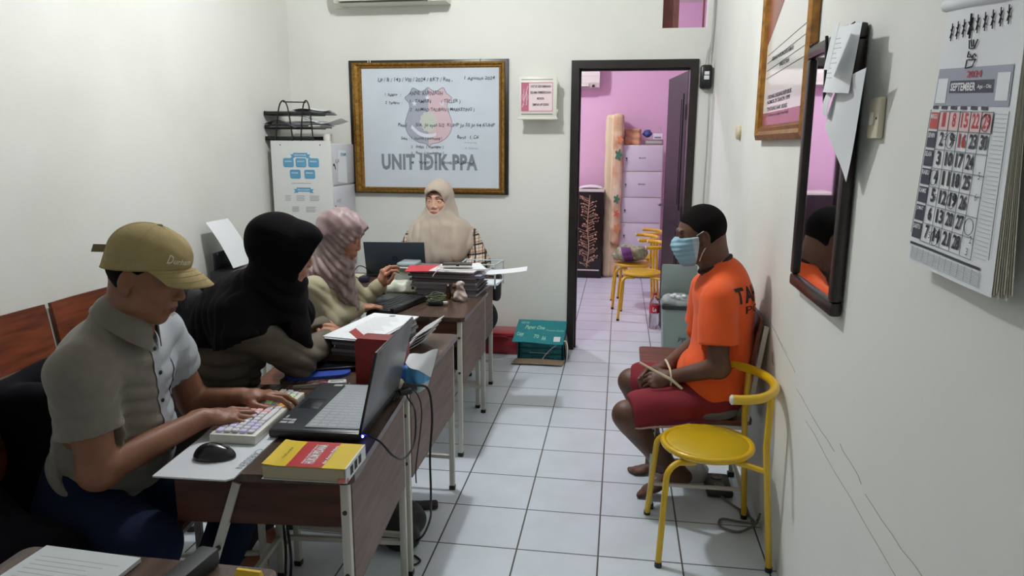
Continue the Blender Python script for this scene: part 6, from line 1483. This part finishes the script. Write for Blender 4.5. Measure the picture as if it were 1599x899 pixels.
p3 = mesh_np('person', V, Q, [SK2, LIPM, BROW], None, face_mat(*H3), base=(-.75, .38, 0))
tag(p3, 'person in a mauve headscarf and beige shirt with one hand raised over a keyboard', 'person'); eyes(H3, p3, 25)
BEI = mat('beige_shirt', '#a39c82', .85, var=.04, vscale=30, bump=.12, bscale=300)
sh3 = Ops().u(cone((-.79, .38, .56), (-.715, .38, .80), .115, .105, (0, 1, 0), 1.35), .03).u(cone((-.70, .27, .825), (-.70, .49, .825), .066, .066), .05).u(ell((-.66, .38, .72), (.09, .13, .11)), .04)
sh3.u(cone(sN, eN, .062, .055), .03).u(cone(eN, wN, .056, .036), .025).u(cone(sF, eF, .060, .052), .03).u(cone(eF, wF, .050, .036), .02)
for w_, e_ in ((wN, eN), (wF, eF)):
    n_ = A(w_)-A(e_); n_ /= np.linalg.norm(n_); sh3.sub(fn(lambda P, n_=n_, c_=float(n_@A(sl(w_, e_, .04))), q=A(w_): np.maximum(F32(c_)-P@n_, np.sqrt(((P-q)**2).sum(1))-.10), A(w_)-.12, A(w_)+.12), .003)
sh3.disp(wob(.003, 28, 19)); sh3.disp(ridges((.6, .2, .8), 70, .0035, 2.0, .90, seed=2));
for w_, e_ in ((wN, eN), (wF, eF)): sh3.u(cone(sl(w_, e_, .05), sl(w_, e_, .22), .0385, .0405), .002)
cloth_child('shirt', sh3, .006, BEI, p3)
def scarf_mat(name, c1, c2):
    m = mat(name, c1, .55, col2=c2, vscale=9, stretch=(6, 6, 1.2), bump=.1, bscale=60, sheen=.4); return m
SC3 = mat('mauve_satin', '#97807f', .5, col2='#80696a', vscale=14, bump=.1, bscale=60, sheen=.3)
sc3 = Ops().u(local(scarf_head(.010, (.058, .092), -.008, .0, edge=(.072, .50)), *H3), .001)
sc3.u(cone((-.635, .385, .95), (-.675, .385, .885), .080, .095, (0, 1, 0), 1.15), .04).u(cone((-.61, .375, .92), (-.585, .375, .80), .045, .036, (0, 1, 0), 1.6), .03).u(cone((-.585, .375, .80), (-.560, .39, .735), .034, .022, (0, 1, 0), 1.7), .02).u(cone((-.69, .30, .90), (-.72, .27, .84), .05, .03), .03)
sc3.disp(wob(.0025, 24, 23)); sc3.disp(ridges((.80, -.2, .55), 125, .0045, 2.2, 1.10, seed=1)); sc3.disp(wob(.0035, 45, 8))
cloth_child('headscarf', sc3, .0048, SC3, p3)
tr = Ops()
for yy in (.30, .47): tr.u(cone((-.78, yy, .50), (-.42, yy, .50), .095, .07), .04).u(cone((-.41, yy, .49), (-.42, yy, .08), .065, .05), .02)
cloth_child('trousers', tr, .010, mat('dark_trousers_b', '#2a2623', .9), p3)
q = MB(); decal(q, sh3, (-.30, .36, .76), (0, 1, 0), (0, 0, 1), (-1, 0, 0), .06, .06, 4, 4, .003); q.build('pocket_flap', BEI, p3)

# ---- person 4: beige headscarf, plaid sleeves, facing the camera
H4 = ((-.492, 1.735, 1.128), frame(-97, 6, -1), 1.0); nb4 = (-.488, 1.77, .985)
head = Ops().u(local(head_ops(False, 1.0, .0034, True), *H4), .001); head.u(cone(A(H4[0])+A(H4[1])@A((0, -.03, -.05)), nb4, .050, .054), .03)
sL, eL, wL = (-.315, 1.79, .895), (-.225, 1.74, .740), (-.330, 1.575, .705)
sR, eR, wR = (-.665, 1.79, .895), (-.735, 1.74, .735), (-.620, 1.575, .705)
hnds = []
for w_, e_, s_ in ((wL, eL, -1), (wR, eR, 1)): hnds.append(surface(Ops().u(cone(w_, sl(w_, e_, .3), .025, .029), .01).u(local(hand_ops(s_*1, (14, 26, 18), 4, (.2, .3)), w_, hframe((-.05 if s_ < 0 else .05, -.10, .0), (0, 0, 1)), .88), .008), .0035))
core = Ops().u(cone((-.49, 1.85, .52), (-.49, 1.80, .84), .10, .10, (1, 0, 0), 1.35), .03).u(cone((-.37, 1.79, .89), (-.61, 1.79, .89), .045, .045), .05).u(cone(nb4, (-.49, 1.79, .88), .05, .08), .04)
for s_, e_, w_ in ((sL, eL, wL), (sR, eR, wR)): core.u(cone(s_, e_, .044, .038), .02).u(cone(e_, w_, .038, .026), .01)
for xx in (-.40, -.58): core.u(cone((xx, 1.84, .49), (xx+(.08 if xx > -.5 else 0), 1.58, .49), .08, .06), .03).u(cone((xx+(.08 if xx > -.5 else 0), 1.58, .49), (xx, 1.60, .08), .055, .04), .02).u(cone((xx, 1.60, .06), (xx, 1.50, .03), .035, .025), .02)
V, Q = join_np([surface(head, .0022)]+hnds+[surface(core, .010)])
SK4 = skin('fair_skin', '#dcb096', '#cf9f86')
p4 = mesh_np('person', V, Q, [SK4, mat('rose_lips', '#b0736a', .45), BROW, mat('brown_underscarf', '#77564a', .9)], None, face_mat(*H4, under=True), base=(-.49, 1.8, 0))
tag(p4, 'person in a beige headscarf facing the camera behind the far laptop', 'person'); eyes(H4, p4, 6)
def plaid():
    m = mat('plaid_cloth', '#cdbca8', .85); nt = m.node_tree; b = nt.nodes['Principled BSDF']; t = nt.nodes.new('ShaderNodeTexCoord'); mp = nt.nodes.new('ShaderNodeMapping'); mp.inputs['Rotation'].default_value = (math.radians(90), 0, math.radians(8))
    lnk(nt, t.outputs['Object'], mp.inputs[0]); prev = None
    for (w_, ms, off, c) in ((.058, .0045, 0, '#2e2a2c'), (.058, .0018, .016, '#8f4a40'), (.029, .0010, .007, '#5a504c')):
        k = nt.nodes.new('ShaderNodeTexBrick'); k.offset = 0
        for n_, v in (('Scale', 1), ('Brick Width', w_), ('Row Height', w_), ('Mortar Size', ms), ('Mortar Smooth', 0), ('Bias', 0)): k.inputs[n_].default_value = v
        k.inputs['Color1'].default_value = k.inputs['Color2'].default_value = (1, 1, 1, 1); k.inputs['Mortar'].default_value = srgb(c)
        ad = nt.nodes.new('ShaderNodeVectorMath'); ad.inputs[1].default_value = (off, off, 0); lnk(nt, mp.outputs[0], ad.inputs[0]); lnk(nt, ad.outputs[0], k.inputs['Vector'])
        x = nt.nodes.new('ShaderNodeMix'); x.data_type = 'RGBA'; x.blend_type = 'MULTIPLY'; x.inputs[0].default_value = 1
        if prev is None: x.inputs[6].default_value = srgb('#cdbca8')
        else: lnk(nt, prev, x.inputs[6])
        lnk(nt, k.outputs['Color'], x.inputs[7]); prev = x.outputs[2]
    lnk(nt, prev, b.inputs['Base Color']); return m
sh4 = Ops().u(cone((-.49, 1.86, .56), (-.49, 1.80, .84), .12, .11, (1, 0, 0), 1.38), .03).u(cone((-.37, 1.79, .875), (-.61, 1.79, .875), .066, .066), .05)
for s_, e_, w_ in ((sL, eL, wL), (sR, eR, wR)): sh4.u(cone(s_, e_, .064, .060), .03).u(cone(e_, w_, .058, .040), .02)
sh4.disp(wob(.004, 26, 29)); cloth_child('plaid_shirt', sh4, .006, plaid(), p4)
SC4 = mat('beige_scarf_cloth', '#b3a596', .85, var=.03, vscale=10, bump=.1, bscale=140, sheen=.2)
sc4 = Ops().u(local(scarf_head(.0, (.058, .088), -.006, .0), *H4), .001)
sc4.u(cone((-.49, 1.76, 1.0), (-.49, 1.775, .93), .085, .11, (1, 0, 0), 1.2), .04).u(cone((-.385, 1.78, .915), (-.595, 1.78, .915), .078, .078), .05).u(cone((-.49, 1.735, .93), (-.475, 1.69, .80), .115, .085, (1, 0, 0), 1.55), .07).u(ell((-.49, 1.69, .83), (.17, .07, .11)), .10)
sc4.u(cone((-.345, 1.77, .90), (-.31, 1.735, .845), .07, .045), .04).u(cone((-.635, 1.77, .90), (-.655, 1.735, .86), .07, .045), .04).u(ell((-.405, 1.77, 1.07), (.022, .045, .045)), .04)
sc4.disp(wob(.0025, 20, 31)); sc4.disp(ridges((1, 0, .35), 48, .0050, 1.6, 1.02)); sc4.disp(wob(.0025, 35, 6))
cloth_child('headscarf', sc4, .0048, SC4, p4)
sk = Ops().u(cone((-.49, 1.86, .50), (-.49, 1.84, .58), .13, .12, (1, 0, 0), 1.4), .03).u(cone((-.40, 1.84, .50), (-.30, 1.60, .50), .11, .09), .05).u(cone((-.58, 1.84, .50), (-.56, 1.58, .50), .11, .09), .05).u(cone((-.30, 1.66, .50), (-.19, 1.74, .38), .09, .075), .06).u(cone((-.30, 1.60, .48), (-.33, 1.60, .18), .09, .12), .05).u(cone((-.56, 1.58, .48), (-.54, 1.60, .18), .09, .12), .05).u(cone((-.20, 1.74, .42), (-.24, 1.70, .22), .07, .06), .05)
sk.disp(wob(.006, 22, 37)); cloth_child('skirt', sk, .008, mat('black_skirt_cloth', '#131217', .9), p4)
r = thing('handbag', (-.13, 1.66, .50), 'small black and tan handbag hanging beside the tall pile of folders', 'bag')
ops = Ops().u(bx((-.135, 1.66, .60), (.055, .05, .085), None, .03), .02).u(ell((-.13, 1.62, .69), (.035, .03, .03)), .02); ops.disp(wob(.004, 40, 3)); cloth_child('bag_body', ops, .006, mat('black_leather', '#17151a', .5), r)
MB().grid(lambda u, v: (-.165+.085*u, 1.60-.01*v+.04*u, .675-.035*v-.012*u), 5, 3, .004).build('flap', mat('tan_leather', '#8a7a5c', .6), r)

# ---- person 5: orange shirt, mask, maroon shorts, on the school chair
SK5 = skin('deep_brown_skin', '#63412f', '#523425')
H5 = ((.958, .215, 1.128), frame(180, 12, 0), .98); nb5 = (1.022, .220, .985)
head = Ops().u(local(head_ops(True, 1.0, .0030), *H5), .001); head.u(cone(A(H5[0])+A(H5[1])@A((0, -.03, -.055)), nb5, .053, .060), .03).u(cone(A(H5[0])+A(H5[1])@A((0, -.050, -.03)), A(nb5)+A((.012, 0, 0)), .038, .048), .03)
sN, eN, wN = (1.018, .060, .895), (1.028, .005, .645), (.862, .120, .560)
sF, eF, wF = (1.018, .385, .885), (1.000, .425, .630), (.842, .235, .560)
armN = Ops().u(cone(sN, eN, .048, .040), .02).u(ell(eN, (.042, .042, .042)), .02).u(cone(eN, wN, .041, .026), .012)
armN.u(local(hand_ops(1, (38, 55, 35), 2, (.1, .8)), wN, hframe((-.10, .012, -.030), (-.15, -.75, .6)), .98), .008)
armF = Ops().u(cone(sF, eF, .048, .040), .02).u(ell(eF, (.042, .042, .042)), .02).u(cone(eF, wF, .041, .026), .012)
armF.u(local(hand_ops(-1, (38, 55, 35), 2, (.1, .8)), wF, hframe((-.10, -.030, -.018), (-.10, .55, .8)), .98), .008)
knN, anN = (.700, .085, .400), (.905, .185, .118); knF, anF = (.722, .425, .430), (.850, .405, .098)
legN = Ops().u(cone((.93, .12, .465), knN, .064, .056), .02).u(ell((.690, .083, .405), (.058, .055, .058)), .02).u(cone(knN, anN, .052, .032), .015).u(cone((.72, .10, .36), (.83, .145, .22), .055, .045), .03)
legN.u(local(foot_ops(-1), (.93, .195, .060), hframe((-.165, 0, -.055), (-.3, 0, 1)), .98), .012)
legF = Ops().u(cone((.93, .33, .475), knF, .064, .056), .02).u(ell((.712, .427, .432), (.058, .055, .058)), .02).u(cone(knF, anF, .052, .032), .015).u(cone((.745, .42, .38), (.79, .41, .24), .055, .045), .03)
legF.u(local(foot_ops(1), (.865, .405, .003), hframe((-1, 0, 0), (0, 0, 1)), .80), .012)
core = Ops().u(cone((1.06, .22, .50), (1.055, .22, .83), .105, .10, (0, 1, 0), 1.3), .03).u(cone((1.05, .11, .88), (1.05, .33, .88), .045, .045), .05).u(cone(nb5, (1.055, .22, .87), .055, .085), .04).u(cone((1.05, .14, .475), (.92, .12, .465), .072, .062), .02).u(cone((1.05, .30, .475), (.92, .33, .475), .072, .062), .02)
V, Q = join_np([surface(head, .0026), surface(armN, .0028), surface(armF, .0028), surface(legN, .004), surface(legF, .004), surface(core, .010)])
p5 = mesh_np('person', V, Q, [SK5, LIPD, BROW], None, face_mat(*H5), base=(.95, .22, 0))
tag(p5, 'person in an orange shirt, maroon shorts and face mask seated with tied wrists', 'person'); eyes(H5, p5, 15)
cloth_child('hair', Ops().u(local(hair_ops(.0040), *H5), .001), .003, HAIR, p5)
ORG = mat('orange_jersey', '#e2571b', .85, var=.04, vscale=12, bump=.12, bscale=260, sheen=.1)
so = Ops().u(cone((1.065, .22, .545), (1.062, .22, .840), .125, .112, (0, 1, 0), 1.38), .03).u(cone((1.035, .105, .905), (1.035, .335, .90), .062, .062), .06).u(cone((1.09, .22, .66), (1.085, .22, .84), .105, .085, (0, 1, 0), 1.4), .04).u(cone((1.045, .22, .975), (1.055, .22, .90), .070, .095, (0, 1, 0), 1.25), .05).u(ell((1.085, .22, .93), (.07, .12, .09)), .04).u(ell((1.00, .215, .56), (.11, .155, .085)), .05).u(cone((1.035, .150, .585), (1.035, .148, .500), .118, .112), .04)
so.u(cone(sN, sl(sN, eN, .72), .066, .078), .03).u(cone(sF, sl(sF, eF, .72), .066, .078), .03)
for s_, e_ in ((sN, eN), (sF, eF)):
    n_ = A(e_)-A(s_); n_ /= np.linalg.norm(n_); sg = -1 if s_ is sN else 1
    so.sub(fn(lambda P, n_=n_, c_=float(n_@A(sl(s_, e_, .66))), q=A(sl(s_, e_, .66)), sg=sg: np.maximum(np.maximum(F32(c_)-P@n_, np.sqrt(((P-q)**2).sum(1))-.118), sg*(.22-P[:, 1])+.158), A(sl(s_, e_, .66))-.13, A(sl(s_, e_, .66))+.13), .004)
so.disp(wob(.004, 22, 41)); so.disp(lambda P: (.004*np.sin((P[:, 2]+.6*P[:, 0])*60+3*np.sin(P[:, 1]*15))*np.clip(1-np.abs(P[:, 2]-.60)/.15, 0, 1)).astype(F32))
so.sub(local(Ops().u(cone((0, 0, -.01), (0, 0, .2), .057, .080), .001), (1.022, .22, 1.005), frame(180, 30, 0)), .005)
cloth_child('orange_shirt', so, .0055, ORG, p5)
q = MB(); cN = A((1.022, .22, 1.008)); RN = A(frame(180, 30, 0))
q.tube([tuple(map(float, cN+RN@A((.064*math.sin(t), .068*math.cos(t), .002)))) for t in np.linspace(0, 2*math.pi, 37)[:-1]], .008, 8, True); q.build('collar', mat('black_rib', '#1a1110', .8), p5)
q = MB(); decal_text(q, so, 'TAHANAN', (1.40, .045, .880), (0, 1, 0), (0, 0, 1), (-1, 0, 0), .345, .062, .002, bold=.035)
decal_text(q, so, 'POLRES', (1.40, .085, .838), (0, 1, 0), (0, 0, 1), (-1, 0, 0), .24, .030, .002)
q.build('lettering', mat('black_shirt_print', '#22130d', .8), p5)
un = Ops().u(ell((1.030, .150, .440), (.105, .118, .045)), .02); un.disp(wob(.003, 40, 2)); cloth_child('undershirt', un, .006, mat('grey_undershirt', '#6d6c70', .9), p5)
MAR = mat('maroon_shorts_cloth', '#7a1826', .85, var=.07, vscale=14, bump=.12, bscale=220)
shs = Ops().u(cone((1.06, .22, .50), (1.05, .22, .53), .115, .115, (0, 1, 0), 1.4), .03).u(cone((1.02, .13, .480), (.745, .092, .428), .092, .078), .04).u(cone((1.02, .31, .48), (.77, .405, .448), .092, .078), .04)
for kn, hp in ((knN, (.98, .12, .47)), (knF, (.98, .33, .48))):
    n_ = A(kn)-A(hp); n_ /= np.linalg.norm(n_); shs.sub(fn(lambda P, n_=n_, c_=float(n_@(A(kn)-.012*n_)), q=A(kn): np.maximum(F32(c_)-P@n_, np.sqrt(((P-q)**2).sum(1))-.14), A(kn)-.15, A(kn)+.15), .004)
shs.disp(wob(.004, 26, 43)); cloth_child('shorts', shs, .0055, MAR, p5)
q = MB(); zz_ = [(.722, .045, .368), (.745, .030, .372), (.79, .024, .382), (.84, .026, .386), (.90, .035, .392), (.94, .045, .400)]
q.tube(spline([(a, b-.004, c) for a, b, c in zz_], 4), .004, 6); q.build('piping', mat('cream_piping', '#b99a90', .8), p5)
mk = head_ops(False, 1.02, .0005); mk.o = [z for z in mk.o if z[0] == 'u']; mk.u(ell((0, .080, -.040), (.040, .034, .034)), .03); mk.u(ell((0, .055, -.085), (.048, .040, .032)), .03)
mk.disp(lambda P: np.full(len(P), -.0045, F32)); mk.disp(lambda P: (.0012*np.sin(P[:, 2]*330)).astype(F32))
mk.isect(fn(lambda P: np.maximum(np.maximum(P[:, 2]+.004+.10*np.abs(P[:, 0])-.012, -.118-P[:, 2]), .022-.30*(P[:, 2]+.05).clip(-.07, .02)-P[:, 1]), (0, 0, 0), (1, 1, 1)), .003)
MSK = mat('mask_blue', '#8fb6c8', .75, bump=.05); mo = cloth_child('face_mask', Ops().u(local(mk, *H5), .001), .003, [MSK, mat('mask_pale', '#b9ccd6', .75)], p5, lambda P: (((P-A(H5[0]))@A(H5[1]))[:, 1] < .040).astype(int))
q = MB()
for s_ in (-1, 1):
    q.tube(spline([L2W(H5, (s_*.060, .038, -.008)), L2W(H5, (s_*.072, .018, .008)), L2W(H5, (s_*.082, -.006, .020))], 5), .0016, 6).tube(spline([L2W(H5, (s_*.052, .026, -.100)), L2W(H5, (s_*.066, .012, -.070)), L2W(H5, (s_*.078, -.006, -.044))], 5), .0016, 6)
q.build('ear_loop', PAPER, mo)
# cable tie round the wrists
r = thing('wrist_tie', (.86, .17, .53), 'white plastic tie round the wrists of the person in orange', 'tie')
q = MB(); q.tube(spline([(.862, .085, .560), (.858, .10, .592), (.85, .17, .602), (.846, .25, .592), (.845, .272, .56), (.850, .25, .532), (.856, .17, .522), (.862, .10, .532)], 4), .0045, 6, True); q.build('loop', mat('ivory_plastic', '#d8cbb0', .5), r)
MB().tube([(.905, .070, .530), (.862, .082, .562), (.80, .090, .590), (.735, .100, .622)], [.0055, .0065, .0055, .005], 6).build('tail', mat('ivory_plastic_b', '#d8cbb0', .5), r)
